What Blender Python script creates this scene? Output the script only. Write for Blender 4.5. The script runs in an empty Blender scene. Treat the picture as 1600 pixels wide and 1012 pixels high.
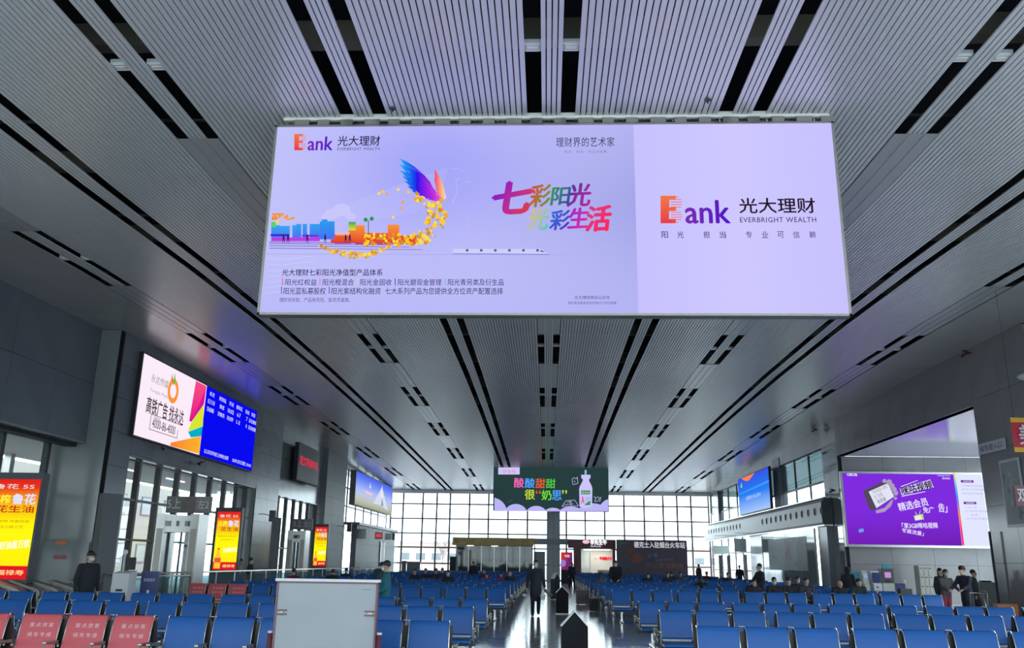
import bpy, bmesh, math, random
from mathutils import Vector, Matrix
R = math.radians
random.seed(7)
scene = bpy.context.scene
COL = scene.collection

# ------------------------------------------------------------------ camera
CAM_H = 1.7
YAW, PITCH, ROLL, FPX = 0.0449255, 0.2713631, 0.0147073, 1336.185
def _axes():
    f = Vector((-math.sin(YAW)*math.cos(PITCH), math.cos(YAW)*math.cos(PITCH), math.sin(PITCH)))
    r = Vector((math.cos(YAW), math.sin(YAW), 0)); u = r.cross(f)
    c, s = math.cos(ROLL), math.sin(ROLL)
    return c*r+s*u, -s*r+c*u, f
AR, AU, AF = _axes()
cam_d = bpy.data.cameras.new('camera'); cam = bpy.data.objects.new('camera', cam_d); COL.objects.link(cam)
cam_d.sensor_width = 36; cam_d.lens = FPX/1600*36; cam_d.clip_end = 600
m = Matrix((AR, AU, -AF)).transposed().to_4x4(); m.translation = (0, 0, CAM_H)
cam.matrix_world = m
scene.camera = cam

# ------------------------------------------------------------------ light, exposure
scene.view_settings.view_transform = 'Standard'; scene.view_settings.look = 'None'
scene.view_settings.gamma = 1; scene.view_settings.exposure = 0.55
scene.view_settings.use_curve_mapping = False
try:
    scene.cycles.use_denoising = True
    scene.cycles.max_bounces = 8; scene.cycles.diffuse_bounces = 4; scene.cycles.glossy_bounces = 4
    scene.cycles.transparent_max_bounces = 12; scene.cycles.sample_clamp_indirect = 6.0
    scene.cycles.caustics_reflective = False; scene.cycles.caustics_refractive = False
except Exception: pass
w = bpy.data.worlds.new('overcast'); scene.world = w; w.use_nodes = True
bg = w.node_tree.nodes['Background']; bg.inputs[0].default_value = (0.84, 0.95, 1.0, 1); bg.inputs[1].default_value = 3.9
def portal(name, loc, rot, sx, sy):
    l = bpy.data.lights.new(name, 'AREA'); l.shape = 'RECTANGLE'; l.size = sx; l.size_y = sy; l.energy = 1
    l.cycles.is_portal = True
    o = bpy.data.objects.new(name, l); COL.objects.link(o); o.location = loc; o.rotation_euler = rot
portal('window_portal', (0, 85.2, 4.3), (R(-90), 0, 0), 31, 8.4)
portal('window_portal', (0, -9.2, 4.5), (R(90), 0, 0), 30, 8)
portal('window_portal', (24.3, 39, 3.6), (0, R(90), 0), 7, 15)

# ------------------------------------------------------------------ materials
def lin(c):
    c = c/255
    return c/12.92 if c <= .04045 else ((c+.055)/1.055)**2.4
def C(r, g, b): return (lin(r), lin(g), lin(b), 1)
MATS = {}
def mat(name, col, rough=.5, metal=0, spec=.5, coat=0, noise=0, scale=8, bump=0):
    if name in MATS: return MATS[name]
    m = bpy.data.materials.new(name); m.use_nodes = True; nt = m.node_tree; b = nt.nodes['Principled BSDF']
    b.inputs['Base Color'].default_value = col; b.inputs['Roughness'].default_value = rough
    b.inputs['Metallic'].default_value = metal; b.inputs['Specular IOR Level'].default_value = spec
    b.inputs['Coat Weight'].default_value = coat; b.inputs['Coat Roughness'].default_value = .05
    if noise or bump:
        tc = nt.nodes.new('ShaderNodeTexCoord'); n = nt.nodes.new('ShaderNodeTexNoise'); n.inputs['Scale'].default_value = scale
        n.inputs['Detail'].default_value = 4; nt.links.new(tc.outputs['Object'], n.inputs['Vector'])
        if noise:
            mx = nt.nodes.new('ShaderNodeMix'); mx.data_type = 'RGBA'; mx.blend_type = 'MULTIPLY'; mx.inputs[0].default_value = 1
            rp = nt.nodes.new('ShaderNodeValToRGB')
            rp.color_ramp.elements[0].position = .3; rp.color_ramp.elements[1].position = .7
            rp.color_ramp.elements[0].color = (1-noise,)*3+(1,); rp.color_ramp.elements[1].color = (1, 1, 1, 1)
            nt.links.new(n.outputs['Fac'], rp.inputs['Fac']); mx.inputs[6].default_value = col
            nt.links.new(rp.outputs['Color'], mx.inputs[7]); nt.links.new(mx.outputs[2], b.inputs['Base Color'])
        if bump:
            bp = nt.nodes.new('ShaderNodeBump'); bp.inputs['Strength'].default_value = bump; bp.inputs['Distance'].default_value = .02
            nt.links.new(n.outputs['Fac'], bp.inputs['Height']); nt.links.new(bp.outputs['Normal'], b.inputs['Normal'])
    MATS[name] = m
    return m
def emis(name, col=None, strength=1, sample=True):
    if name in MATS: return MATS[name]
    m = bpy.data.materials.new(name); m.use_nodes = True; nt = m.node_tree
    nt.nodes.remove(nt.nodes['Principled BSDF']); e = nt.nodes.new('ShaderNodeEmission'); e.inputs[1].default_value = strength*.685
    if col: e.inputs[0].default_value = col
    else:
        a = nt.nodes.new('ShaderNodeAttribute'); a.attribute_name = 'Col'; nt.links.new(a.outputs['Color'], e.inputs[0])
    nt.links.new(e.outputs[0], nt.nodes['Material Output'].inputs[0])
    if not sample: m.cycles.emission_sampling = 'NONE'
    MATS[name] = m
    return m
def printed(name, rough=.5):       # unlit print: colour attribute on a plain surface
    if name in MATS: return MATS[name]
    m = bpy.data.materials.new(name); m.use_nodes = True; nt = m.node_tree; b = nt.nodes['Principled BSDF']
    b.inputs['Roughness'].default_value = rough
    a = nt.nodes.new('ShaderNodeAttribute'); a.attribute_name = 'Col'; nt.links.new(a.outputs['Color'], b.inputs['Base Color'])
    MATS[name] = m
    return m
def glassmat(name, tint=(.93, .97, .98, 1), rough=.02, refl=1.0, body=0.0):
    m = bpy.data.materials.new(name); m.use_nodes = True; nt = m.node_tree; nt.nodes.remove(nt.nodes['Principled BSDF'])
    t = nt.nodes.new('ShaderNodeBsdfTransparent'); t.inputs[0].default_value = tint
    g = nt.nodes.new('ShaderNodeBsdfGlossy'); g.inputs['Roughness'].default_value = rough
    f = nt.nodes.new('ShaderNodeFresnel'); f.inputs[0].default_value = 1.5
    mu = nt.nodes.new('ShaderNodeMath'); mu.operation = 'MULTIPLY'; mu.inputs[1].default_value = refl
    ge = nt.nodes.new('ShaderNodeNewGeometry'); inv = nt.nodes.new('ShaderNodeMath'); inv.operation = 'SUBTRACT'; inv.inputs[0].default_value = 1
    nt.links.new(ge.outputs['Backfacing'], inv.inputs[1]); m3 = nt.nodes.new('ShaderNodeMath'); m3.operation = 'MULTIPLY'; nt.links.new(inv.outputs[0], m3.inputs[1])
    mx = nt.nodes.new('ShaderNodeMixShader'); nt.links.new(f.outputs[0], mu.inputs[0]); nt.links.new(mu.outputs[0], m3.inputs[0]); nt.links.new(m3.outputs[0], mx.inputs[0])
    nt.links.new(t.outputs[0], mx.inputs[1]); nt.links.new(g.outputs[0], mx.inputs[2]); last = mx
    if body:
        d = nt.nodes.new('ShaderNodeBsdfDiffuse'); d.inputs[0].default_value = (.45, .55, .55, 1)
        m2 = nt.nodes.new('ShaderNodeMixShader'); m2.inputs[0].default_value = body
        nt.links.new(last.outputs[0], m2.inputs[1]); nt.links.new(d.outputs[0], m2.inputs[2]); last = m2
    nt.links.new(last.outputs[0], nt.nodes['Material Output'].inputs[0])
    return m
M = dict(
    slat=mat('slat_metal', (.74, .735, .75, 1), .34, .25),
    cover=mat('cover_metal', (.52, .52, .54, 1), .32, .3),
    soffit=mat('soffit', (.54, .53, .52, 1), .26, .2, noise=.12, scale=.6),
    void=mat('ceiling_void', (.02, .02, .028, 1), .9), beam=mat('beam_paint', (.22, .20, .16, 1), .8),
    stone=mat('dark_glossy_cladding', (.13, .14, .17, 1), .26, 0, .4, noise=.12, scale=.8),
    stone2=mat('grey_glossy_cladding', (.21, .235, .24, 1), .17, 0, .6, noise=.1, scale=.7),
    rstone=mat('warm_grey_cladding', (.28, .265, .27, 1), .16, 0, .55, noise=.1, scale=.7),
    matte=mat('matte_grey_cladding', (.13, .145, .145, 1), .5, 0, .25), column=mat('grey_column', (.36, .38, .40, 1), .4, 0, .4),
    mirror=mat('pale_glass_cladding', (.35, .38, .38, 1), .05, .5, .8),
    joint=mat('joint_dark', (.03, .03, .035, 1), .8),
    frame=mat('dark_window_frame', (.035, .037, .042, 1), .4), frame2=mat('grey_window_frame', (.09, .10, .12, 1), .45),
    steel=mat('brushed_steel', (.5, .49, .47, 1), .3, .9), chrome=mat('chrome', (.62, .6, .57, 1), .2, 1),
    alu=mat('cast_aluminium', (.36, .34, .31, 1), .38, .7),
    blue=mat('blue_vinyl', (.010, .10, .37, 1), .33, 0, .5, noise=.08, scale=3), red=mat('red_vinyl', (.60, .10, .12, 1), .38, 0, .5),
    black=mat('matte_black', (.015, .016, .02, 1), .55), dgrey=mat('dark_grey_metal', (.06, .065, .075, 1), .45, .2),
    white=mat('white_enamel', (.62, .63, .66, 1), .35), offw=mat('off_white_panel', (.84, .83, .79, 1), .45),
    board=mat('whiteboard_back', (.34, .36, .39, 1), .42, noise=.07, scale=2.5), maroon=mat('maroon_trim', (.16, .05, .07, 1), .35),
    beige=mat('beige_facade', (.40, .37, .33, 1), .8, noise=.08, scale=.5), bwin=mat('facade_window', (.16, .18, .19, 1), .2),
    snow=mat('pale_pavement', (.42, .43, .46, 1), .8, noise=.1, scale=.3), peach=mat('peach_wall', (.70, .45, .36, 1), .8),
    bark=mat('bare_bark', (.35, .30, .28, 1), .9), yellow=mat('ochre_fascia', (.62, .43, .15, 1), .5, noise=.25, scale=1.5),
    dkred=mat('dark_red_cladding', (.10, .012, .018, 1), .4), brown=mat('brown_panel', (.19, .15, .145, 1), .5, noise=.2, scale=6),
    cream=mat('cream_wall', (.70, .68, .60, 1), .6), locker=mat('locker_paint', (.42, .41, .36, 1), .45), navy=mat('navy_panel', (.02, .03, .14, 1), .4),
    teal=mat('teal_panel', (.03, .28, .33, 1), .5), wood=mat('pale_counter', (.5, .4, .28, 1), .5), purple=mat('purple_card', (.12, .05, .25, 1), .5),
    skin=mat('skin', (.50, .31, .22, 1), .55), hair=mat('black_hair', (.012, .011, .012, 1), .5), mask=mat('surgical_mask', (.55, .66, .70, 1), .7),
    shade=mat('canopy_underside', (.30, .29, .26, 1), .7), lens=mat('lens_glass', (.01, .01, .015, 1), .08),
    box=mat('plastic_box', (.55, .56, .53, 1), .4), hornet=mat('orange_seal', (.6, .2, .05, 1), .5),
)
GLASS = glassmat('window_glass'); TGLASS = glassmat('green_tinted_glass', (.55, .68, .68, 1), .03, 1.2, .12)
DGLASS = glassmat('shaded_shop_glass', (.20, .26, .27, 1), .03, 1.3, .12)
GLOW = emis('backlit_print', sample=False); GLOWB = emis('backlit_panel', sample=True); PRINT = printed('flat_print')

# ------------------------------------------------------------------ helpers
def link(name, me, mt=None, parent=None, loc=None):
    o = bpy.data.objects.new(name, me); COL.objects.link(o)
    if mt is not None and me is not None and hasattr(me, 'materials') and not len(me.materials): me.materials.append(mt)
    if parent: o.parent = parent
    if loc: o.location = loc
    return o
def tag(o, label=None, cat=None, group=None, kind=None):
    if label: o['label'] = label
    if cat: o['category'] = cat
    if group: o['group'] = group
    if kind: o['kind'] = kind
    return o
def thing(name, label, cat, loc=(0, 0, 0), rz=0, group=None):
    o = link(name, None); o.location = loc; o.rotation_euler = (0, 0, rz); o.empty_display_size = .2
    return tag(o, label, cat, group)
def struct(name):
    o = link(name, None); o['kind'] = 'structure'; return o
class MB:
    def __init__(s): s.v = []; s.f = []; s.c = []; s.mi = []; s.cur = 0; s.sm = []
    def face(s, pts, col=None, smooth=False):
        n = len(s.v); s.v += [tuple(p) for p in pts]; s.f.append(tuple(range(n, n+len(pts)))); s.c.append(col); s.mi.append(s.cur); s.sm.append(smooth)
    def mesh(s, vs, fs, smooth=False, col=None):
        n = len(s.v); s.v += [tuple(p) for p in vs]
        for f in fs: s.f.append(tuple(i+n for i in f)); s.c.append(col); s.mi.append(s.cur); s.sm.append(smooth)
    def box(s, x0, x1, y0, y1, z0, z1):
        if x0 > x1: x0, x1 = x1, x0
        if y0 > y1: y0, y1 = y1, y0
        if z0 > z1: z0, z1 = z1, z0
        v = [(x0,y0,z0),(x1,y0,z0),(x1,y1,z0),(x0,y1,z0),(x0,y0,z1),(x1,y0,z1),(x1,y1,z1),(x0,y1,z1)]
        s.mesh(v, [(0,3,2,1),(4,5,6,7),(0,1,5,4),(1,2,6,5),(2,3,7,6),(3,0,4,7)]); return s
    def tube(s, pts, r, n=8, closed=False, smooth=True):
        pts = [Vector(p) for p in pts]; rs = r if isinstance(r, (list, tuple)) else [r]*len(pts); rings = []
        for i, p in enumerate(pts):
            a = pts[i-1] if (i or closed) else p; b = pts[(i+1) % len(pts)] if (i < len(pts)-1 or closed) else p
            d = (b-a).normalized(); up = Vector((0, 0, 1)) if abs(d.z) < .9 else Vector((1, 0, 0))
            x = d.cross(up).normalized(); y = d.cross(x).normalized()
            rings.append([p+(x*math.cos(t)+y*math.sin(t))*rs[i] for t in [2*math.pi*k/n for k in range(n)]])
        vs = [q for g in rings for q in g]; fs = []; L = len(pts)
        for i in range(L if closed else L-1):
            for k in range(n):
                fs.append((i*n+k, i*n+(k+1) % n, ((i+1) % L)*n+(k+1) % n, ((i+1) % L)*n+k))
        if not closed: fs += [tuple(range(n)), tuple((L-1)*n+k for k in range(n))[::-1]]
        s.mesh(vs, fs, smooth); return s
    def ell(s, c, r, n=12, m=8, rot=None):
        vs = []; fs = []; c = Vector(c)
        for j in range(m+1):
            a = math.pi*j/m
            for k in range(n):
                t = 2*math.pi*k/n; p = Vector((r[0]*math.sin(a)*math.cos(t), r[1]*math.sin(a)*math.sin(t), r[2]*math.cos(a)))
                if rot: p = rot @ p
                vs.append(c+p)
        for j in range(m):
            for k in range(n): fs.append((j*n+k, (j+1)*n+k, (j+1)*n+(k+1) % n, j*n+(k+1) % n))
        s.mesh(vs, fs, True); return s
    def prof(s, prof, x0, x1, axis='x', smooth=False):   # closed profile (a,b) extruded
        def P(a, b, x): return (x, a, b) if axis == 'x' else ((a, x, b) if axis == 'y' else (a, b, x))
        n = len(prof); vs = [P(a, b, x0) for a, b in prof]+[P(a, b, x1) for a, b in prof]
        fs = [(k, (k+1) % n, n+(k+1) % n, n+k) for k in range(n)]+[tuple(range(n))[::-1], tuple(range(n, 2*n))]
        s.mesh(vs, fs, smooth); return s
    def me(s, name='mesh', mats=()):
        me = bpy.data.meshes.new(name); me.from_pydata(s.v, [], s.f)
        for mt in mats: me.materials.append(mt)
        if any(c is not None for c in s.c):
            a = me.color_attributes.new('Col', 'FLOAT_COLOR', 'CORNER'); i = 0
            for f, c in zip(s.f, s.c):
                for vi in f:
                    cc = c(s.v[vi]) if callable(c) else (c or (1, 1, 1, 1)); a.data[i].color = cc; i += 1
        me.polygons.foreach_set('use_smooth', s.sm)
        if len(mats) > 1: me.polygons.foreach_set('material_index', s.mi)
        me.update(); return me
    def build(s, name, mt, parent=None):
        mts = mt if isinstance(mt, (list, tuple)) else [mt]
        return link(name, s.me(name, mts), None, parent)
def fixn(me):
    b = bmesh.new(); b.from_mesh(me); bmesh.ops.recalc_face_normals(b, faces=b.faces); b.to_mesh(me); b.free()
def box(name, x0, x1, y0, y1, z0, z1, mt, parent=None):
    return MB().box(x0, x1, y0, y1, z0, z1).build(name, mt, parent)
_bm = {}
def boxc(name, x0, x1, y0, y1, z0, z1, mt, parent=None):      # shares mesh data between equal sizes
    k = (name, mt.name, round(x1-x0, 3), round(y1-y0, 3), round(z1-z0, 3))
    if k not in _bm:
        b = MB().box(-(x1-x0)/2, (x1-x0)/2, -(y1-y0)/2, (y1-y0)/2, -(z1-z0)/2, (z1-z0)/2); _bm[k] = b.me(name, [mt])
    return link(name, _bm[k], None, parent, ((x0+x1)/2, (y0+y1)/2, (z0+z1)/2))
def ray(px, py): return AF*FPX+AR*(px-800)-AU*(py-506)
def onY(px, py, Y): d = ray(px, py); return Vector((0, 0, CAM_H))+d*(Y/d.y)
def onX(px, py, X): d = ray(px, py); return Vector((0, 0, CAM_H))+d*(X/d.x)
# a second, empty scene where text and remeshed shapes are evaluated
TMP = bpy.data.scenes.new('workshop'); TVL = TMP.view_layers[0]
def bake(data, mod=None):
    o = bpy.data.objects.new('t', data); TMP.collection.objects.link(o)
    if mod: mod(o)
    TVL.update(); dg = TVL.depsgraph; dg.update()
    me = bpy.data.meshes.new_from_object(o.evaluated_get(dg), depsgraph=dg)
    bpy.data.objects.remove(o); return me
_tc = {}
def textpoly(s, bold=0.0, sp=1.0):
    k = (s, bold, sp)
    if k not in _tc:
        c = bpy.data.curves.new('t', 'FONT'); c.body = s; c.resolution_u = 2; c.offset = bold; c.space_character = sp
        me = bake(c); vs = [v.co.copy() for v in me.vertices]; fs = [tuple(p.vertices) for p in me.polygons]; bpy.data.meshes.remove(me)
        if not vs: vs, fs = [Vector((0, 0, 0)), Vector((1, 0, 0)), Vector((1, 1, 0))], [(0, 1, 2)]
        x0 = min(v.x for v in vs); x1 = max(v.x for v in vs); y0 = min(v.y for v in vs); y1 = max(v.y for v in vs)
        _tc[k] = ([((v.x-x0)/max(x1-x0, 1e-6), (v.y-y0)/max(y1-y0, 1e-6)) for v in vs], fs)
    return _tc[k]
class Sign:
    """flat print on a real plane: O origin, U and V axes, N outward; positions in metres along U, V"""
    def __init__(s, root, O, U, V, N, ax, mt=GLOW):
        s.root, s.O, s.U, s.V, s.N, s.ax, s.mt = root, Vector(O), Vector(U), Vector(V), Vector(N), ax, mt; s.p = {}; s.n = 0
    def uv(s, px, py):
        q = onY(px, py, s.O.y) if s.ax == 'y' else onX(px, py, s.O.x); q = q-s.O
        return q.dot(s.U), q.dot(s.V)
    def w(s, u, v, layer): return s.O+s.U*u+s.V*v+s.N*(.004*layer)
    def _mb(s, name): return s.p.setdefault(name, MB())
    def poly(s, name, pts, col, layer=1, px=True):
        q = [s.uv(*p) if px else p for p in pts]; mb = s._mb(name)
        if callable(col):
            vc = [col(*p) for p in pts]; base = len(mb.v); d = {}
            P = [tuple(s.w(a, b, layer)) for a, b in q]
            for a, b in zip(P, vc): d[tuple(a)] = b
            mb.face(P, lambda v, d=d: d[tuple(v)])
        else: mb.face([s.w(a, b, layer) for a, b in q], col)
    def grid(s, name, x0, y0, x1, y1, col, layer=0, n=8, m=6, quad=None):
        def Q(a, b):
            if quad:
                (ax, ay), (bx, by), (cx, cy), (dx, dy) = quad     # tl tr br bl
                return ((ax*(1-a)+bx*a)*(1-b)+(dx*(1-a)+cx*a)*b, (ay*(1-a)+by*a)*(1-b)+(dy*(1-a)+cy*a)*b)
            return (x0+(x1-x0)*a, y0+(y1-y0)*b)
        for i in range(n):
            for j in range(m):
                cs = [(i/n, j/m), ((i+1)/n, j/m), ((i+1)/n, (j+1)/m), (i/n, (j+1)/m)]
                q = [s.uv(*Q(*c)) for c in cs]; P = [tuple(s.w(a, b, layer)) for a, b in q]
                d = {p: col(*c) for p, c in zip(P, cs)}
                s._mb(name).face(P, lambda v, d=d: d[tuple(v)])
    def text(s, name, t, x0, y0, x1, y1, col, layer=2, bold=.0, sp=1.0, rot=0, slant=0):
        ym, xm = (y0+y1)/2, (x0+x1)/2
        ua, _ = s.uv(x0, ym); ub, _ = s.uv(x1, ym); _, va = s.uv(xm, y1); _, vb = s.uv(xm, y0)
        s.textm(name, t, ua, va, ub, vb, col, layer, bold, sp, rot, slant)
    def textm(s, name, t, ua, va, ub, vb, col, layer=2, bold=.0, sp=1.0, rot=0, slant=0):
        if '#' not in name: s.n += 1; name = '%s#%d' % (name, s.n)
        if bold > 0:
            e = bold*(vb-va)*.8
            for k, (du, dv) in enumerate(((-e, 0), (e, 0), (0, -e*.8), (0, e*.8))): s.textm(name, t, ua+du, va+dv, ub+du, vb+dv, col, layer+.02*(k+1), 0, sp, rot, slant)
        vs, fs = textpoly(t, 0, sp); W, H = ub-ua, vb-va; c, d = math.cos(rot), math.sin(rot)
        P = []
        for a, b in vs:
            u = (a-.5)*W+slant*(b-.5)*H; v = (b-.5)*H; P.append(s.w((ua+ub)/2+u*c-v*d, (va+vb)/2+u*d+v*c, layer))
        mb = s._mb(name)
        if callable(col):
            cm = {tuple(p): col(a, b) for p, (a, b) in zip(P, vs)}; mb.mesh(P, fs, col=lambda v: cm.get(tuple(v), (1, 1, 1, 1)))
        else: mb.mesh(P, fs, col=col)
    def done(s, mats={}):
        for k, mb in s.p.items():
            nm_ = k.split('#')[0]; o = mb.build(nm_, mats.get(nm_, s.mt), s.root)
            if nm_ in ('artwork', 'doodles', 'ink_strokes', 'lettering', 'calligraphy', 'phone_drawing', 'sign_plate', 'wall_lettering', 'bottle_picture', 'chicken_picture', 'title_card', 'tv_drawing', 'logo'): o['kind'] = 'stuff'
def mix(a, b, t): t = max(0, min(1, t)); return tuple(x*(1-t)+y*t for x, y in zip(a, b))
def ramp(cs, t):
    t = max(0, min(.9999, t))*(len(cs)-1); i = int(t); return mix(cs[i], cs[i+1], t-i)

# ------------------------------------------------------------------ ceiling
CY = [-12, 5, 10, 16, 22, 28, 36, 45, 55, 65, 75, 84.6]; CZ = [8.9, 9.02, 9.05, 9.14, 9.36, 9.47, 9.48, 9.36, 9.15, 8.9, 8.65, 8.38]
def cz(y):
    if y <= CY[0]: return CZ[0]
    for i in range(len(CY)-1):
        if y <= CY[i+1]: return CZ[i]+(CZ[i+1]-CZ[i])*(y-CY[i])/(CY[i+1]-CY[i])
    return CZ[-1]
DR = -.0022                                     # the slats run very slightly off the hall's axis
ceiling = struct('ceiling')
def run(name, x0, x1, y0, y1, mt, th=.03, dz=0, parent=ceiling):
    ys = [y0]+[y for y in CY if y0+.5 < y < y1-.5]+[y1]; vs = []; fs = []
    for y in ys:
        sx = DR*(y-12); z = cz(y)+dz
        vs += [(x0+sx, y, z), (x1+sx, y, z), (x1+sx, y, z+th), (x0+sx, y, z+th)]
    for i in range(len(ys)-1):
        a = i*4; b = a+4; fs += [(a, a+1, b+1, b), (a+1, a+2, b+2, b+1), (a+3, a, b, b+3)]
    mb = MB(); mb.mesh(vs, fs); return mb.build(name, mt, parent)
GX = [-12.66, -9.53, -6.45, -3.21, .03, 3.27, 6.5, 9.55, 12.68]; GW = .82
Y0, Y1 = -8.9, 84.5
for i in range(8):
    a, b = GX[i]+GW/2, GX[i+1]-GW/2; n = 25 if (b-a) > 2.36 else 24; p = (b-a+.02)/n
    for k in range(n): run('slat', a+k*p, a+k*p+p-.02, Y0, Y1, M['slat'])
OPEN = [(-.2, 4.5), (9.3, 13.95), (18.8, 23.5), (29.2, 33.85), (38.65, 43.3), (48.15, 52.7), (57.65, 62.85), (68.2, 73.6), (79.3, 84.3)]
ords = ['first', 'second', 'third', 'fourth', 'fifth', 'sixth', 'seventh', 'eighth', 'ninth', 'tenth', 'eleventh', 'twelfth', 'thirteenth', 'fourteenth', 'fifteenth', 'sixteenth', 'seventeenth', 'eighteenth', 'nineteenth', 'twentieth']
gname = {0: 'far left slot', 2: 'left slot', 4: 'centre slot', 6: 'right slot', 8: 'far right slot'}
lampme = None
for i, g in enumerate(GX):
    a, b = g-GW/2+.24, g+GW/2-.24; p = (b-a)/4
    for k in range(4): run('slat', a+k*p+.01, a+(k+1)*p-.01, Y0, Y1, M['slat'])
    if i % 2 == 0:
        prev = Y0
        for oi, (s, e) in enumerate(OPEN+[(Y1, Y1)]):
            if s-prev > .4:
                w3 = (GW-.02)/3
                for k in range(3): run('cover_panel', g-GW/2+.01+k*w3+.015, g-GW/2+.01+(k+1)*w3-.015, prev, s, M['cover'], .03, -.012)
            prev = e
            if e <= s: continue
            ym = (s+e)/2
            for side, sx in (('left', g-GW/2+.12), ('right', g+GW/2-.12)):
                if ym < 9: continue
                if lampme is None:
                    mb = MB(); mb.prof([(-.11, .06), (.11, .06), (.11, 0), (.09, -.02), (-.09, -.02), (-.11, 0)], -.13, .13, 'x'); lampme = mb.me('lamp_housing', [M['white']])
                    mb = MB(); mb.box(-.085, .085, -.03, .03, -.028, -.02); mb.box(-.1, .1, -.085, -.07, -.026, -.02); mb.box(-.1, .1, .07, .085, -.026, -.02); lampm2 = mb.me('lens', [M['offw']])
                nm = 'square unlit downlight, %s half of the %s, %s row from the camera' % (side, gname[i], ords[oi-1])
                t = thing('ceiling_light', nm, 'light', (sx+DR*(ym-12), ym if i != 4 else ym-.4, cz(ym)+.06), 0, 'downlights in the ceiling slots')
                link('housing', lampme, None, t); link('diffuser', lampm2, None, t)
run('soffit_strip', -17.3, GX[0]-GW/2-.01, Y0, Y1, M['soffit']); run('soffit_strip', GX[8]+GW/2+.05, 17.0, Y0, Y1, M['soffit'])
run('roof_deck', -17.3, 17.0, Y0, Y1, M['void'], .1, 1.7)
for k, y in enumerate([2.3, 7, 11.9, 16.5, 21.1, 26, 31.4, 36, 41, 45.6, 50.4, 55, 60.2, 65, 71, 76, 81.8]):
    boxc('roof_beam', -15, 15.4, y-.12, y+.12, cz(y)+.55, cz(y)+.95, M['beam'], ceiling)
    boxc('roof_duct', -15, 15.4, y+1.9, y+1.95, cz(y)+.3, cz(y)+.34, M['dgrey'], ceiling)
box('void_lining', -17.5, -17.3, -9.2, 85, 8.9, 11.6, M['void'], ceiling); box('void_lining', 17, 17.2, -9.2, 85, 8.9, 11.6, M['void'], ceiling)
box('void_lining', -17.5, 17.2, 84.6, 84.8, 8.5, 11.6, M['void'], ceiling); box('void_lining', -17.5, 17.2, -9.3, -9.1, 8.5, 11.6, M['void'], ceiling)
box('soffit_edge', -17.3, 15.7, 84.3, 84.8, 8.05, 8.36, M['soffit'], ceiling)

# ------------------------------------------------------------------ floor
def floormat():
    m = bpy.data.materials.new('polished_tile'); m.use_nodes = True; nt = m.node_tree; b = nt.nodes['Principled BSDF']
    tc = nt.nodes.new('ShaderNodeTexCoord'); br = nt.nodes.new('ShaderNodeTexBrick'); br.offset = 0; br.inputs['Scale'].default_value = 1
    br.inputs['Brick Width'].default_value = .8; br.inputs['Row Height'].default_value = .8; br.inputs['Mortar Size'].default_value = .006
    br.inputs['Color1'].default_value = (.46, .46, .475, 1); br.inputs['Color2'].default_value = (.50, .495, .505, 1); br.inputs['Mortar'].default_value = (.07, .07, .07, 1)
    geo = nt.nodes.new('ShaderNodeNewGeometry'); nt.links.new(geo.outputs['Position'], br.inputs['Vector']); nt.links.new(br.outputs['Color'], b.inputs['Base Color'])
    n = nt.nodes.new('ShaderNodeTexNoise'); n.inputs['Scale'].default_value = 2.2; nt.links.new(geo.outputs['Position'], n.inputs['Vector'])
    mr = nt.nodes.new('ShaderNodeMapRange'); mr.inputs[3].default_value = .09; mr.inputs[4].default_value = .17
    nt.links.new(n.outputs['Fac'], mr.inputs[0]); nt.links.new(mr.outputs[0], b.inputs['Roughness'])
    b.inputs['Specular IOR Level'].default_value = .6
    return m
FL = floormat()
floor = struct('floor')
TX0, TY0 = -1.6, 13.6
box('floor_slab', -17.6, 25, -10, 86, -.3, -.012, FL, floor)
tme = None
for i in range(5):
    for j in range(46):
        x, y = TX0+i*.8, TY0+j*.8
        if tme is None:
            mb = MB(); mb.prof([(-.398, -.02), (.398, -.02), (.398, -.0015), (.3965, 0), (-.3965, 0), (-.398, -.0015)], -.398, .398, 'x'); tme = mb.me('tile', [FL])
        link('tile', tme, None, floor, (x+.4, y+.4, 0))
# plain tiled field round the individually laid tiles
for (a, b, c, d) in ((-17.6, TX0, -10, 86), (TX0+4.0, 25, -10, 86), (TX0, TX0+4, -10, TY0), (TX0, TX0+4, TY0+36.8, 86)):
    box('tile_field', a, b, c, d, -.011, 0, FL, floor)

# ------------------------------------------------------------------ walls
def clad(parent, ax, pos, a0, a1, z0, z1, mt, pw=1.5, ph=1.25, th=.04, back=.3, sgn=1, name='wall_panel'):
    """core slab plus separate cladding panels with open joints. ax 'x': plane x=pos, panels along y; sgn: side facing out"""
    core = MB(); s = sgn
    if ax == 'x': core.box(pos-s*(th+back), pos-s*th, a0, a1, z0, z1)
    else: core.box(a0, a1, pos-s*(th+back), pos-s*th, z0, z1)
    core.build('wall_core', M['joint'], parent)
    na = max(1, round((a1-a0)/pw)); nz = max(1, round((z1-z0)/ph)); g = .006
    for i in range(na):
        for j in range(nz):
            u0, u1 = a0+(a1-a0)*i/na+g, a0+(a1-a0)*(i+1)/na-g; v0, v1 = z0+(z1-z0)*j/nz+g, z0+(z1-z0)*(j+1)/nz-g
            lo, hi = min(pos, pos-s*th), max(pos, pos-s*th)
            if ax == 'x': boxc(name, lo, hi, u0, u1, v0, v1, mt, parent)
            else: boxc(name, u0, u1, lo, hi, v0, v1, mt, parent)
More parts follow.
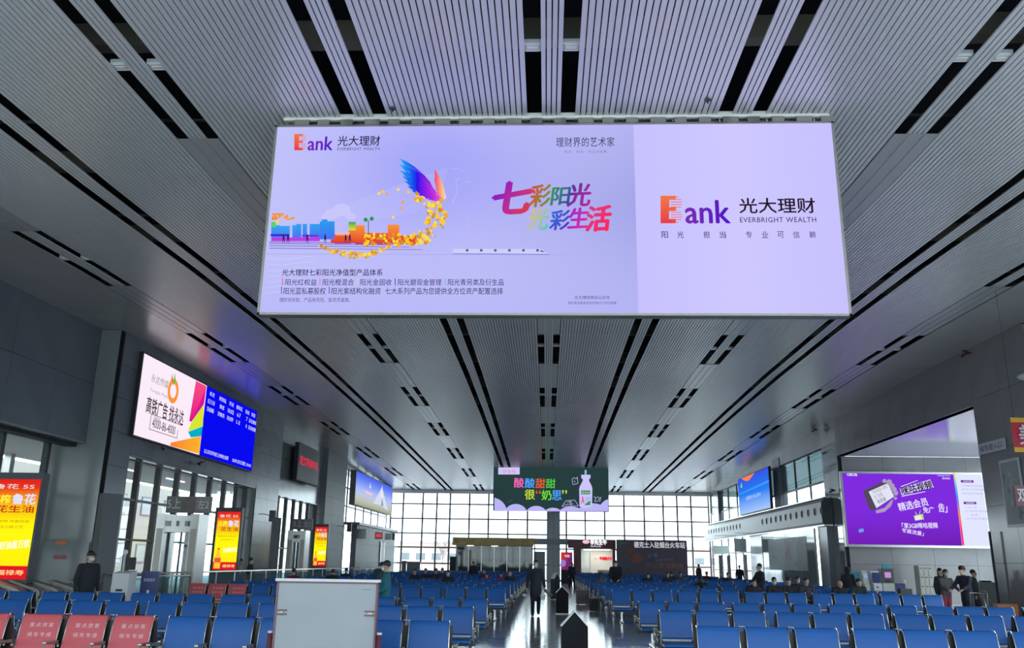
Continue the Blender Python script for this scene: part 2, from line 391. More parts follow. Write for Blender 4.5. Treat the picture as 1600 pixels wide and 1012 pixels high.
def glazing(name, ax, pos, aa, zz, fm, fw=.06, dep=.12, gm=GLASS, parent=None, mull=None, hm=None):
    root = parent or struct(name); fw2 = hm or fw
    for i in range(len(aa)-1):
        for j in range(len(zz)-1):
            if ax == 'y': boxc('pane', aa[i]+fw/2, aa[i+1]-fw/2, pos-.01, pos+.01, zz[j]+fw2/2, zz[j+1]-fw2/2, gm, root)
            else: boxc('pane', pos-.01, pos+.01, aa[i]+fw/2, aa[i+1]-fw/2, zz[j]+fw2/2, zz[j+1]-fw2/2, gm, root)
    for a in aa:
        if ax == 'y': boxc('mullion', a-fw/2, a+fw/2, pos-dep/2, pos+dep/2, zz[0], zz[-1], fm, root)
        else: boxc('mullion', pos-dep/2, pos+dep/2, a-fw/2, a+fw/2, zz[0], zz[-1], fm, root)
    for z in zz:
        if ax == 'y': boxc('transom', aa[0], aa[-1], pos-dep/2+.01, pos+dep/2-.01, z-fw2/2, z+fw2/2, fm, root)
        else: boxc('transom', pos-dep/2+.01, pos+dep/2-.01, aa[0], aa[-1], z-fw2/2, z+fw2/2, fm, root)
    return root
# end glass wall
glazing('window_1', 'y', 84.9, [-15.4, -14.2, -12.27, -10.9, -9.6, -7.7, -5.83, -3.93, -2.04, -.1, 1.72, 3.54, 5.41, 7.29, 9.22, 11.05, 12.39, 13.73, 15.4],
        [.05, 1.48, 2.96, 4.28, 5.66, 7.06, 8.2], M['frame2'], .165, .14, hm=.14)
wall_end = struct('wall_end')
box('end_header', -17.3, 15.7, 84.8, 85.2, 8.15, 9.5, M['dgrey'], wall_end); box('end_sill', -17.3, 15.7, 84.7, 85.2, -.1, .05, M['dgrey'], wall_end)
clad(wall_end, 'y', 80, -.17, 1.05, 0, 8.55, M['column'], .61, 1.4, .03, .9, -1)
# back of the hall (behind the camera): unseen, glazing added to let in fill daylight
wall_back = struct('wall_back')
box('back_header', -17.3, 15.7, -9.3, -9, 8, 9.5, M['stone'], wall_back)
glazing('window_2', 'y', -9.1, [-15.4+i*2.2 for i in range(15)], [.05, 2, 4, 6, 8], M['frame2'], .08)

LX = -15.2
wall_left = struct('wall_left')
clad(wall_left, 'x', -15.9, -9, 28.75, 5.45, 9.5, M['stone'], 2.4, 2.0)
box('soffit_underside', -17.3, -15.9, -9, 28.75, 5.40, 5.46, M['stone2'], wall_left)
clad(wall_left, 'x', LX, 28.8, 30.6, 0, 9.5, M['stone'], 1.8, 1.2, .04, .9)
clad(wall_left, 'y', 28.78, -17.2, LX-.0, 0, 9.46, M['stone2'], 2.2, 9.4, .03, .3, -1)
clad(wall_left, 'x', LX, 30.6, 44.6, 5.3, 9.5, M['stone'], 1.75, 1.05)
clad(wall_left, 'x', LX, 44.6, 48.4, 0, 9.5, M['stone'], 1.9, 1.2, .04, .9)
box('door_soffit', -16, LX-.02, 30.6, 44.6, 5.2, 5.3, M['stone2'], wall_left); box('door_soffit', -16.2, LX-.2, 48.4, 58.4, 5.18, 5.22, M['stone2'], wall_left); box('upper_lining', -16.6, -16.2, -9, 64.4, 5.3, 9.6, M['void'], wall_left)
box('pier_return', -16.3, LX-.05, 44.5, 44.6, 0, 5.3, M['stone2'], wall_left)
clad(wall_left, 'x', -15.45, 48.4, 58.4, 5.2, 9.5, M['stone2'], 1.67, 1.05)
clad(wall_left, 'x', LX+.1, 58.4, 64.2, 0, 9.4, M['matte'], 1.93, 1.2, .04, .9)
clad(wall_left, 'y', 58.38, -16.2, LX+.08, 0, 9.3, M['stone2'], 1.2, 1.2, .03, .3, -1)
# dark header over the far glazing
box('far_header', -16.1, -15.6, 64.2, 84.6, 8.5, 9.2, M['stone2'], wall_left)
# left lower glazing
glazing('window_3', 'x', -17.0, [-9+1.62*i for i in range(8)]+[5.2, 8, 10.5, 13, 15.6, 18.2, 20.7, 23.3, 25.9, 28.4], [.1, 2.2, 3.75, 5.4], M['frame'], .16, .2, hm=.09)
door_1 = struct('door_1')
glazing('door_1', 'x', -15.75, [30.9, 32.5, 34.3, 36.1, 37.9, 39.7, 41.5, 43.2, 44.5], [.05, 2.3, 3.75, 5.2], M['frame'], .17, .22, parent=door_1, hm=.08)
door_2 = struct('door_2')
glazing('door_2', 'x', -15.75, [48.5, 50.1, 51.7, 53.3, 54.9, 56.5, 58.3], [.05, 2.3, 5.2], M['frame'], .17, .22, parent=door_2, hm=.08)
glazing('window_4', 'x', -15.75, [64.3, 67.5, 70.7, 73.9, 77.1, 80.3, 84.5], [4.4, 5.7, 7.1, 8.5], M['frame2'], .09)
vest = struct('trim_1')                                # grey vestibule box below the far screen
clad(vest, 'x', -14.7, 67, 84, 0, 4.3, M['matte'], 2.1, 1.43, .03, .4)
box('vestibule_roof', -15.8, -14.5, 66.8, 84.2, 4.3, 4.5, M['frame'], vest)
glazing('window_5', 'x', -15.75, [64.3, 67], [.05, 1.5, 4.3], M['frame2'], .09)
for y in (76.5, 78.2): box('door_jamb', -14.66, -14.6, y, y+.15, 0, 3.3, M['steel'], vest)
box('door_leaf', -14.67, -14.62, 76.65, 78.2, 0, 3.2, M['frame2'], vest)

RX = 15.4
wall_right = struct('wall_right')
clad(wall_right, 'x', RX, 31.4, 48.0, 7.4, 9.5, M['rstone'], 2.07, 2.1, .04, .3, -1)
clad(wall_right, 'x', RX, 27.6, 31.4, 0, 9.5, M['rstone'], 1.9, 1.9, .04, 1.2, -1)
clad(wall_right, 'x', RX+.5, -9, 27.6, 5.2, 9.5, M['rstone'], 2.4, 2.1, .04, .3, -1)
box('pier_side', RX, RX+1.2, 27.5, 27.6, 0, 9.4, M['rstone'], wall_right)
clad(wall_right, 'y', 46.6, RX+.2, 24.2, 0, 7.4, M['rstone'], 2.2, 1.85, .04, .3, -1)
clad(wall_right, 'x', RX, 46.7, 49.2, 0, 9.4, M['mirror'], 1.25, 1.2, .04, .4, -1)
box('dark_pier', RX-.3, RX+.1, 48.4, 50.0, 0, 3.85, M['stone'], wall_right)
box('alcove_ceiling', RX+.05, 24.4, 31.4, 46.6, 7.4, 7.6, mat('white_gloss_ceiling', (.74, .74, .77, 1), .12, 0, .7), wall_right)
box('alcove_far_side', RX+1.2, 24.4, 31.2, 31.4, 0, 7.4, M['rstone'], wall_right)
glazing('window_6', 'x', 24.3, [31.4, 34.4, 37.4, 40.4, 43.4, 46.5], [.1, 2.5, 5, 7.3], M['frame2'], .1)
glazing('window_7', 'x', RX+.6, [-9, -5, -1, 3, 7, 11, 15, 19, 23, 27.4], [.1, 1.8, 3.5, 5.2], M['frame'], .14)
box('dark_pier', RX-.05, RX+.4, 58.2, 59.9, 5.3, 8.7, M['stone'], wall_right)
box('dark_pier', RX-.1, RX+.4, 79.5, 81.5, 5.3, 8.2, M['stone'], wall_right)
clad(wall_right, 'x', RX, 48.0, 84.6, 8.15, 9.4, M['rstone'], 2.4, 1.3, .04, .3, -1)
glazing('window_8', 'x', RX+.15, [49.2, 52.2, 55.2, 58.2, 61.9, 65.5, 69.0, 72.5, 76, 79.4, 84.5], [6.35, 8.15], M['frame2'], .07, gm=DGLASS)
glazing('window_10', 'x', RX+.15, [49.2, 52.2, 55.2, 58.2, 61.9, 65.5, 69.0, 72.5, 76, 79.4, 84.5], [5.35, 6.3], M['frame2'], .07)
glazing('window_9', 'x', RX+.15, [63.2, 66, 68.6, 71.4, 74.2, 77, 80, 84.5], [.05, 1.3, 2.7, 3.9], M['frame2'], .1)
wall_core2 = clad(wall_right, 'x', RX, 50, 63.2, 0, .5, M['rstone'], 2.2, .5, .04, .3, -1)
box('grey_infill', RX-.2, RX+.1, 62.9, 67.3, 0, 3.85, M['rstone'], wall_right)
# long white duct fascia with round air nozzles
duct = thing('duct_fascia', 'long white curved duct fascia with a row of round air nozzles above the right-hand exits', 'duct', (14.9, 66, 3.9))
mb = MB(); pr = [(.46, 1.42), (.12, 1.38), (-.10, 1.18), (-.13, .6), (-.10, .1), (-.04, 0), (.46, 0)]
mb.prof(pr, -17.9, 18.4, 'y'); o = mb.build('fascia_body', M['offw'], duct); fixn(o.data)
MB().box(.05, .46, -17.9, 18.4, 1.42, 1.48).box(.0, .46, -17.9, 18.4, -.07, .0).build('edge_strip', M['steel'], duct)
MB().prof(pr, -18.0, -17.9, 'y').build('end_cap', M['dgrey'], duct)
nm = MB(); nm.prof([(.155*math.cos(t), .19*math.sin(t)) for t in [k*math.pi/8 for k in range(16)]], -.012, .02, 'x'); nme = nm.me('air_nozzle', [M['void']])
rm = MB(); rm.tube([(-.005,   .165*math.cos(t), .20*math.sin(t)) for t in [k*math.pi/8 for k in range(16)]], .012, 6, True); rme = rm.me('nozzle_ring', [M['steel']])
ny = [onX(1090+c/4.817, 800, 14.76).y for c in (930, 880, 830, 783, 740, 697, 658, 620, 583, 547, 514, 482, 312, 286, 262, 240, 216, 194, 174, 153, 133, 115, 96, 77)]
for y in ny:
    o = link('air_nozzle', nme, None, duct, (-.135, y-66, .72)); link('nozzle_ring', rme, None, o)

# ------------------------------------------------------------------ outside
out = struct('ground'); box('pavement', -90, 90, 86, 260, -.5, -.02, M['snow'], out); box('platform_paving', -60, -17.7, -40, 86, -.5, -.02, M['snow'], out); box('forecourt_paving', 25.2, 90, -40, 86, -.5, -.02, M['snow'], out)
def facade(name, label, x, y0, y1, z1, n, m, mt, face=1, loc=None):
    t = thing(name, label, 'building', (x, (y0+y1)/2, 0)); h = (y1-y0)/2
    MB().box(-face*4, 0, -h, h, 0, z1).build('wall', mt, t)
    for i in range(n):
        for j in range(m):
            yy = -h+(i+.5)*2*h/n; zz = z1*(j+.55)/m
            fw = boxc('window', -.02, .03, yy-.8, yy+.8, zz-.7, zz+.7, M['frame2'], t); fw.location.x = face*.02
            pn = boxc('pane', -.02, .03, -.7, .7, -.6, .6, M['bwin'], fw); pn.location = (face*.02, 0, 0)
    return t
facade('platform_building', 'pale beige station building seen through the left-hand glass doors', -31, 0, 72, 7.0, 18, 2, M['beige'])
cn = thing('platform_canopy', 'platform canopy with lit tube lamps seen outside the near left windows', 'canopy', (-21, 15, 6.0))
MB().box(-3.4, 3.7, -26, 45, 0, .25).build('roof_slab', M['shade'], cn)
for k in range(9): boxc('tube_lamp', -.5, -.4, -14+k*6-1.2, -14+k*6+1.2, -.07, -.01, emis('tube_light', (1, 1, .95, 1), 2.0), cn)
for k in range(4):
    boxc('canopy_post', -3.0, -2.7, -20+k*14, -19.7+k*14, -6.0, 0, M['steel'], cn)
br = thing('cross_brace', 'grey steel X brace outside the left window beside the first pier', 'brace', (-18.2, 25.5, 2.2))
for a in (-1, 1): MB().tube([(0, -a*1.6, -.2), (0, a*1.6, 2.4)], .07, 8).build('brace_bar', M['shade'], br)
MB().box(-.08, .08, -3, 2.4, -.35, -.1).build('tie_beam', M['shade'], br)
tp = [(-24, 112), (-13, 108), (-8.5, 118), (6, 115), (13, 109)]
for i, (x, y) in enumerate(tp):
    t = thing('bare_tree', ['leafless tree outside the end window beyond the left shop corner', 'leafless tree seen through the end window left of the ochre kiosk', 'leafless tree above the ochre kiosk outside', 'leafless tree above the dark billboard outside', 'leafless tree beyond the right corner of the end window'][i], 'tree', (x, y, 0))
    mb = MB(); mb.tube([(0, 0, 0), (.1, 0, 1.6), (0, 0, 3)], [.14, .11, .08], 6); mb.build('trunk', M['bark'], t); mb = MB(); rr = random.Random(i)
    for k in range(46):
        a = rr.uniform(0, 6.28); z = rr.uniform(1.7, 3); l = rr.uniform(.9, 2.4)
        q = Vector((math.cos(a)*l*.7, math.sin(a)*l*.7, z+l)); mb.tube([(0, 0, z), q*.5+Vector((0, 0, z*.5)), q], [.035, .02, .008], 4)
        for w2 in range(3): mb.tube([q*.6+Vector((0, 0, z*.4)), q+Vector((rr.uniform(-.5, .5), rr.uniform(-.5, .5), rr.uniform(.1, .8)))], [.012, .005], 3)
    mb.build('branch_crown', M['bark'], t)
def facade2(name, label, x0, x1, y, z1, mt, n):
    t = thing(name, label, 'building', ((x0+x1)/2, y, 0)); h = (x1-x0)/2
    MB().box(-h, h, 0, 8, 0, z1).build('wall', mt, t)
    MB().box(-h-.2, h+.2, -.2, 8.2, z1, z1+.3).build('roof', M['snow'], t)
    for i in range(n):
        xx = -h+(i+.5)*2*h/n
        fw = boxc('window', -.8, .8, -.05, .05, -.6, .6, M['offw'], t); fw.location = (xx, -.03, z1*.55)
        boxc('pane', -.7, .7, -.03, .03, -.5, .5, M['bwin'], fw).location = (0, -.04, 0)
facade2('low_building', 'low peach-coloured building seen through the end windows left of the kiosk', -22, -10.5, 128, 4.2, M['peach'], 5)
facade2('low_building', 'low pinkish building outside beyond the right end of the window wall', 16, 26, 132, 4.0, M['peach'], 4)

# ------------------------------------------------------------------ signs and screens
def W_(t): return (t, t, t, 1)
def txc(r, g, b): return C(r, g, b)
DK = C(34, 22, 60); INK = C(44, 36, 74)
# --- main hanging light box
BY = 13.3
bd = thing('hanging_billboard', 'huge lavender backlit bank advertisement light box hanging from the ceiling in the foreground', 'billboard', (0, BY, 5.4))
SG = Sign(bd, (0, -.16, 0), (1, 0, 0), (0, 0, 1), (0, -1, 0), 'y')
class LSign(Sign):     # plane given in world, meshes stored relative to the thing
    def __init__(s, root, wO, U, V, N, ax, mt=GLOW):
        s.wO = Vector(wO); Sign.__init__(s, root, wO, U, V, N, ax, mt); s.base = Vector(root.location)
    def w(s, u, v, layer): return s.O+s.U*u+s.V*v+s.N*(.004*layer)-s.base
S = LSign(bd, (0, BY-.17, 0), (1, 0, 0), (0, 0, 1), (0, -1, 0), 'y')
bl, brr, bt, bb, bmid = -4.73, 4.76, 8.90, 5.50, 1.42
c0 = C(172, 170, 243); c1 = C(140, 142, 246); c2 = C(196, 196, 250); c3 = C(150, 150, 226); c4 = C(128, 130, 214)
def bgL(a, b):
    c = mix(c2, c1, .6*math.exp(-((a-.45)/.3)**2-((b-.25)/.4)**2)); c = mix(c, c4, max(0, (a-.55)*1.3)*(1-abs(b-.45))*.9)
    return mix(c, C(178, 178, 246), max(0, b-.62)*1.5)
def bgR(a, b): return mix(C(196, 190, 252), C(206, 200, 255), 1-abs(a-.5)*1.4)
def rectgrid(S, name, u0, v0, u1, v1, col, n, m, layer=0):
    for i in range(n):
        for j in range(m):
            cs = [(i/n, j/m), (i/n, (j+1)/m), ((i+1)/n, (j+1)/m), ((i+1)/n, j/m)]
            P = [tuple(S.w(u0+(u1-u0)*a, v1+(v0-v1)*b, layer)) for a, b in cs]; d = {p: col(*c) for p, c in zip(P, cs)}
            S._mb(name).face(P, lambda v, d=d: d[tuple(v)])
rectgrid(S, 'left_poster', bl+.04, bb+.04, bmid, bt-.03, bgL, 16, 10); rectgrid(S, 'right_poster', bmid, bb+.04, brr-.04, bt-.03, bgR, 8, 6)
S.poly('artwork', [(411, 396), (992, 398), (992, 399.2), (411, 397.4)], C(176, 176, 240), 1)
MB().box(bl, brr, -.15, .02, bb-5.4, bt-5.4).build('light_box_frame', M['alu'], bd)
MB().box(bl, brr, -.18, -.14, bt-5.43, bt-5.4).box(bl, brr, -.18, -.14, bb-5.4, bb-5.36).box(bl, bl+.04, -.18, -.14, bb-5.4, bt-5.4).box(brr-.04, brr, -.18, -.14, bb-5.4, bt-5.4).build('edge_trim', M['alu'], bd)
def bank(x0, y0, x1, y1):     # stylised E with striped bowl, then 'ank'
    w, h = x1-x0, y1-y0; X = lambda t: x0+w*t; Yy = lambda t: y0+h*t; oc = [C(232, 58, 70), C(244, 96, 52), C(240, 120, 70)]
    def col(px, py): return ramp(oc, 1-(py-y0)/h)
    S.poly('logo', [(X(0), Yy(0)), (X(.13), Yy(0)), (X(.12), Yy(1)), (X(0), Yy(1))], col, 2)
    for a, b in ((0, .14), (.42, .55), (.84, 1)): S.poly('logo', [(X(.1), Yy(a)), (X(.22), Yy(a)), (X(.22), Yy(b)), (X(.1), Yy(b))], col, 2)
    for k in range(11):
        t = k/10; r = math.sin(math.pi*((t*2) % 1.0001)) ** .5 if 0 < t < 1 else .3
        S.poly('logo', [(X(.15), Yy(.03+t*.92)), (X(.24+.075*r), Yy(.03+t*.92)), (X(.24+.075*r), Yy(.055+t*.92)), (X(.15), Yy(.055+t*.92))], oc[1], 2)
    S.text('logo', 'ank', X(.36), Yy(.17), X(1), Yy(1), lambda a, b: mix(C(122, 44, 178), C(78, 20, 200), a), 2, .03)
bank(460, 209.5, 520, 235); bank(1032, 306, 1140, 349)
S.text('lettering', '光大理财', 528, 212.5, 594, 228, DK, 2, .012); S.text('lettering', 'EVERBRIGHT WEALTH', 527.5, 230.5, 593.5, 235, C(70, 60, 120), 2, 0, 1.1)
S.text('lettering', '光大理财', 1155, 309.5, 1273, 333, C(36, 22, 40), 2, .02); S.text('lettering', 'EVERBRIGHT WEALTH', 1156, 339.5, 1275, 347.5, C(70, 52, 100), 2, .01, 1.1)
for t, x in zip('阳光担当专业可信赖', (1038.5, 1063, 1104, 1129, 1170, 1195, 1219.5, 1244, 1269.5)):
    S.text('lettering', t, x-5, 361.5, x+5, 372, C(58, 44, 104) if x < 1150 else C(88, 76, 118), 2, .01)
S.text('lettering', '理财界的艺术家', 869, 214.5, 960, 229.5, C(40, 44, 76), 2, 0, 1.08); S.text('lettering', '阳光 · 担当 · 专业可信赖', 882, 235, 948, 239.5, C(124, 122, 190), 2, 0, 1.3)
S.text('lettering', '光大理财七彩阳光净值型产品体系', 441, 420.5, 598, 431, C(36, 26, 76), 2, .012)
for a, b, t, bc in ((446, 495, '阳光红权益', C(235, 80, 110)), (504.5, 553, '阳光橙混合', C(240, 110, 120)), (563, 612, '阳光金固收', C(240, 200, 120)), (622, 690, '阳光碧现金管理', C(70, 70, 150)), (700, 787, '阳光青另类及衍生品', C(90, 190, 200))):
    S.text('lettering', t, a, 436, b, 446, C(50, 40, 100), 2, .006); S.poly('lettering', [(a-5, 435), (a-3.7, 435), (a-3.7, 446), (a-5, 446)], bc, 2)
for a, b, t, bc in ((443.5, 509, '阳光蓝私募股权', C(70, 90, 190)), (518, 595, '阳光紫结构化融资', C(110, 60, 190)), (602, 786, '七大系列产品为您提供全方位资产配置选择', None)):
    S.text('lettering', t, a, 449.5, b, 460, C(50, 40, 100), 2, .006)
    if bc: S.poly('lettering', [(a-4, 448), (a-2.7, 448), (a-2.7, 459), (a-4, 459)], bc, 2)
S.text('lettering', '理财非存款、产品有风险、投资须谨慎。', 437, 465, 547, 472, C(78, 70, 138), 2)
S.text('lettering', '光大理财微信公众号', 897.5, 462, 952.5, 467.5, C(70, 62, 120), 2); S.text('lettering', '请在保证乘客安全的情况下进行拍摄', 887, 471, 963, 475.5, C(90, 82, 145), 2)
# brush calligraphy title: one coloured glyph at a time
for t, x0, y0, x1, y1, ca, cb, bo in (('七', 771, 285, 830, 333, C(120, 20, 200), C(222, 60, 60), .04), ('彩', 829, 289, 860, 323, C(214, 70, 50), C(90, 150, 60), .022), ('阳', 862, 293, 890, 320, C(60, 150, 80), C(50, 70, 160), .022),
        ('光', 888, 287, 923, 322, C(70, 50, 150), C(180, 40, 160), .022), ('光', 826, 325, 857, 359, C(230, 190, 90), C(70, 200, 190), .022), ('彩', 860, 329, 890, 359, C(40, 110, 220), C(80, 50, 190), .022),
        ('生', 889, 325, 920, 356, C(150, 40, 200), C(220, 50, 160), .024), ('活', 917, 322, 954, 361, C(214, 60, 140), C(250, 40, 90), .03)):
    S.text('calligraphy', t, x0, y0, x1, y1, lambda a, b, ca=ca, cb=cb: mix(ca, cb, a*.7+(1-b)*.3), 2, bo*1.7, 1, .05, .18)
# fine white rays
for k in range(26):
    t = k/25; S.poly('artwork', [(428+t*10, 360-t*4+t*14), (700-t*15, 262+t*62), (700-t*15, 262.6+t*62), (428+t*10, 360.8-t*4+t*14)], C(190, 190, 252), 1)
for k in range(12):
    t = k/11; S.poly('artwork', [(770+t*30, 320+t*40), (905-t*8, 232+t*70), (905-t*8, 232.6+t*70), (770+t*30, 320.8+t*40)], C(182, 182, 246), 1)
for k in range(7):
    pts = [(419-k*.7+i*8, 402+k*9+3*math.sin(i*.5+.4*k)*.8) for i in range(10)]; S.poly('artwork', pts+[(x, y+.9) for x, y in pts[::-1]], C(206, 206, 254), 1)
# cloud
for cx, cy, r in ((520, 334, 9), (534, 328, 10), (510, 340, 6), (548, 338, 6)):
    S.poly('artwork', [(cx+r*1.4*math.cos(a), cy+r*math.sin(a)) for a in [k*math.pi/7 for k in range(14)]], C(200, 198, 250), 1.2)
# wings: separate feathers
def feather(tip, root_, wd, col, L=2):
    (tx, ty), (rx, ry) = tip, root_; dx, dy = rx-tx, ry-ty; l = math.hypot(dx, dy); nx, ny_ = -dy/l, dx/l
    pts = [(tx, ty)]+[(tx+dx*t+nx*wd*math.sin(math.pi*min(t*.8+.05, 1))*.6, ty+dy*t+ny_*wd*math.sin(math.pi*min(t*.8+.05, 1))*.6) for t in (.2, .45, .75, 1)]
    pts += [(tx+dx*t-nx*wd*math.sin(math.pi*min(t*.8+.05, 1))*.6, ty+dy*t-ny_*wd*math.sin(math.pi*min(t*.8+.05, 1))*.6) for t in (1, .75, .45, .2)]
    S.poly('artwork', pts, col, L)
wc = [C(60, 190, 240), C(20, 120, 245), C(20, 20, 235), C(90, 20, 230), C(200, 40, 220), C(240, 110, 200)]
def wcol(px, py): return ramp(wc, (px-622)/72)
for k, (tip, rt, wd) in enumerate([((624, 247), (672, 288), 9), ((623.5, 256), (674, 292), 9), ((624, 266), (676, 297), 9), ((628, 275), (680, 300), 9), ((631, 283), (684, 304), 9), ((636, 291), (688, 308), 9), ((643, 298), (690, 311), 8), ((652, 303), (692, 313), 8)]):
    feather(tip, rt, wd, wcol, 2+.1*k)
S.poly('artwork', [(640, 262), (652, 268), (663, 275), (673, 287), (682, 303), (688, 312), (676, 312), (663, 308), (652, 300), (644, 288)], wcol, 2.9)
w2 = [C(238, 70, 130), C(250, 120, 120), C(250, 200, 130), C(240, 225, 200)]
for k, (tx, ty) in enumerate([(679, 265), (679, 272), (678.5, 279), (680, 286), (681, 293), (684, 300)]):
    feather((tx, ty), (694+k*.5, 305+k), 7, lambda px, py: ramp(w2, (px-679)/20), 2+.1*k)
# faint horse outline
hz = [(704, 262), (716, 264), (728, 268), (734, 283), (728, 285), (718, 278), (712, 282), (714, 300), (706, 318), (722, 330), (731, 336), (732, 352), (727, 357)]
for a, b in zip(hz, hz[1:]): S.poly('artwork', [(a[0], a[1]), (b[0], b[1]), (b[0]+1, b[1]+1), (a[0]+1, a[1]+1)], C(188, 188, 246), 1.3)
# skyline
def rc(x0, y0, x1, y1, col, L=2): S.poly('artwork', [(x0, y0), (x1, y0), (x1, y1), (x0, y1)], col, L)
bluec = lambda px, py: ramp([C(40, 150, 235), C(70, 180, 245), C(70, 110, 245)], (py-345)/28)
for x0, y0, x1, y1 in ((424, 352, 437, 374), (437, 353, 453, 372), (457, 352, 463, 372), (463, 350, 471, 374), (473, 350, 480, 374), (484, 350, 500, 374), (500, 346, 523, 374), (503, 343, 512, 350)): rc(x0, y0, x1, y1, bluec, 2)
rc(424, 371, 500, 377, C(190, 60, 230), 2.1); rc(423, 366, 452, 369, C(50, 40, 190), 2.2); rc(472, 367, 498, 370, C(110, 50, 210), 2.2)
rc(424, 347, 431, 355, C(90, 210, 90), 2.2); rc(431, 344, 436, 349, C(240, 220, 70), 2.3)
orc = lambda px, py: ramp([C(250, 150, 60), C(240, 100, 40), C(225, 60, 40)], (py-350)/28)
for x0, y0, x1, y1 in ((523, 366, 548, 381), (545, 350, 556, 380), (555, 352, 570, 382), (568, 364, 606, 382), (606, 351, 624, 381), (622, 368, 652, 382), (517, 372, 524, 380)): rc(x0, y0, x1, y1, orc, 2)
for k in range(7): rc(525+k*3.2, 363, 527+k*3.2, 368, C(250, 190, 160), 2.2)
rc(545, 347, 556, 360, lambda px, py: mix(C(40, 160, 80), C(210, 230, 60), (py-347)/13), 2.2)
for cx, cy in ((571.5, 343.5), (581, 342)): S.poly('artwork', [(cx+3.4*math.cos(a), cy+3.4*math.sin(a)) for a in [k*.7 for k in range(9)]], C(40, 150, 90), 2.4)
rc(575.3, 344, 576.3, 380, C(40, 40, 90), 2.3)
for k, y in enumerate((377.5, 380, 383.5, 387.5)): S.poly('artwork', [(421, y), (600+k*20, y+2.5), (600+k*20, y+3.2), (421, y+1)], C(90, 60, 190), 2.3)
for x in (443, 450, 480, 508, 540, 546.5): S.poly('artwork', [(x-1.5, 381), (x-.8, 368), (x+.3, 365), (x+1.6, 369), (x+2.2, 382), (x+.4, 374)], C(40, 30, 90), 2.5)
for k in range(26):
    x = 424+random.random()*34; y = 332+random.random()*10+max(0, x-440)*.35; S.poly('artwork', [(x, y), (x+3.5, y+1), (x+2.6, y+4), (x-1, y+3)], C(244, 110+random.randint(0, 60), 50), 2.4)
# ginkgo leaves sweeping in an arc
gold = [C(250, 205, 40), C(236, 170, 50), C(205, 145, 60), C(252, 222, 70)]
def leaf(x, y, r):
    a = random.random()*6.28; S.poly('artwork', [(x+r*math.cos(a+t)*q, y+r*math.sin(a+t)*q) for t, q in ((0, 1), (.9, .95), (1.8, .8), (3.1, .55), (4.2, .75), (5.3, .95))], random.choice(gold), 2.5+random.random()*.4)
for k in range(150):
    a = R(random.uniform(-62, 95)); rad = random.uniform(.62, 1.05); leaf(625+70*rad*math.cos(a), 338+50*rad*math.sin(a), random.choice((1.6, 2.4, 3.4, 4.8)))
for k in range(60): leaf(random.uniform(570, 655), random.uniform(366, 384), random.choice((2, 3, 4)))
for k in range(110): t = random.random(); leaf(500+t*112, 384+math.sin(t*3.1)*20*random.uniform(.5, 1), random.choice((1.6, 2.4, 3.4)))
for x, y in ((592, 303), (598, 300), (604, 303), (622, 296), (638, 301), (630, 316), (627, 325), (615, 340)): leaf(x, y, 3)
# train
S.poly('artwork', [(708, 389), (845, 389), (858, 397), (708, 396.5)], C(206, 206, 250), 2)
for k in range(6): rc(728+k*22, 389.5, 732+k*22, 393, C(80, 80, 160), 2.2)
S.poly('artwork', [(708, 396), (858, 397), (858, 398), (708, 397)], C(110, 110, 200), 2.2); S.poly('artwork', [(845, 390.5), (852, 394), (844, 393.5)], C(90, 90, 170), 2.3)
S.done({'left_poster': GLOWB, 'right_poster': GLOWB})
mb = MB(); tz = 9.16-5.4; mb.box(bl+.1, brr-.02, -.08, -.02, tz-.11, tz-.0)
mb.build('truss_rail', M['offw'], bd)
for k in range(23):
    x = bl+.3+k*.41; boxc('clamp_bracket', x, x+(.20 if k % 3 else .26), -.10, -.03, tz-.21, tz-.11, M['alu'], bd)
for k in range(12):
    x = bl+.45+k*.8; MB().tube([(x, .05, bt-5.4), (x, .05, tz-.05)], .012, 6).build('hanger_rod', M['steel'], bd)
box('rear_rail', bl+.1, brr, .1, .16, tz-.14, tz-.06, M['alu'], bd)
for x, y, s in ((-2.66, 12.9, 'left'), (2.6, 12.7, 'right')):
    t = thing('sprinkler_head', 'small dark sprinkler on a ceiling pipe above the %s part of the big billboard' % s, 'sprinkler', (x, y, cz(y)-.02))
    MB().tube([(0, 0, .1), (0, 0, -.06)], .012, 6).build('stem', M['dgrey'], t); MB().ell((0, 0, -.0), (.06, .06, .015)).build('rosette', M['dgrey'], t)
t = thing('ceiling_cable', 'thin cable running under the slats just above the big billboard', 'cable', (0, 13.25, 8.97)); MB().tube([(-2.9, 0, .02), (-1, 0, .0), (1, 0, .0), (2.7, 0, .03)], .007, 5).build('cable_run', M['black'], t)

# --- green milk banner far down the hall
GY = 67.5
t = thing('hanging_billboard', 'dark green milk drink light box hanging at the far end of the hall', 'billboard', (0, GY, 5.4))
S = LSign(t, (0, GY-.12, 0), (1, 0, 0), (0, 0, 1), (0, -1, 0), 'y')
g0 = S.uv(772, 728); g1 = S.uv(951, 799)
MB().box(g0[0]-.03, g1[0]+.03, -.1, .2, g1[1]-5.43, g0[1]-5.37).build('light_box_frame', M['dgrey'], t)
S.poly('poster_ground', [(g0[0], g1[1]), (g1[0], g1[1]), (g1[0], g0[1]), (g0[0], g0[1])], C(38, 62, 62), 0, False)
cl = C(186, 182, 246)
for cx, cy, rx, ry in ((768, 800, 24, 23), (806, 803, 18, 16), (838, 804, 17, 14), (864, 802, 14, 9), (892, 803, 20, 12), (926, 802, 24, 16), (955, 800, 20, 21)):
    pts = []
    for k in range(13):
        a = math.pi*k/12; x, y = cx+rx*math.cos(a), cy-ry*math.sin(a); pts.append((max(772.5, min(950.5, x)), min(798.5, y)))
    S.poly('artwork', pts, cl, 1)
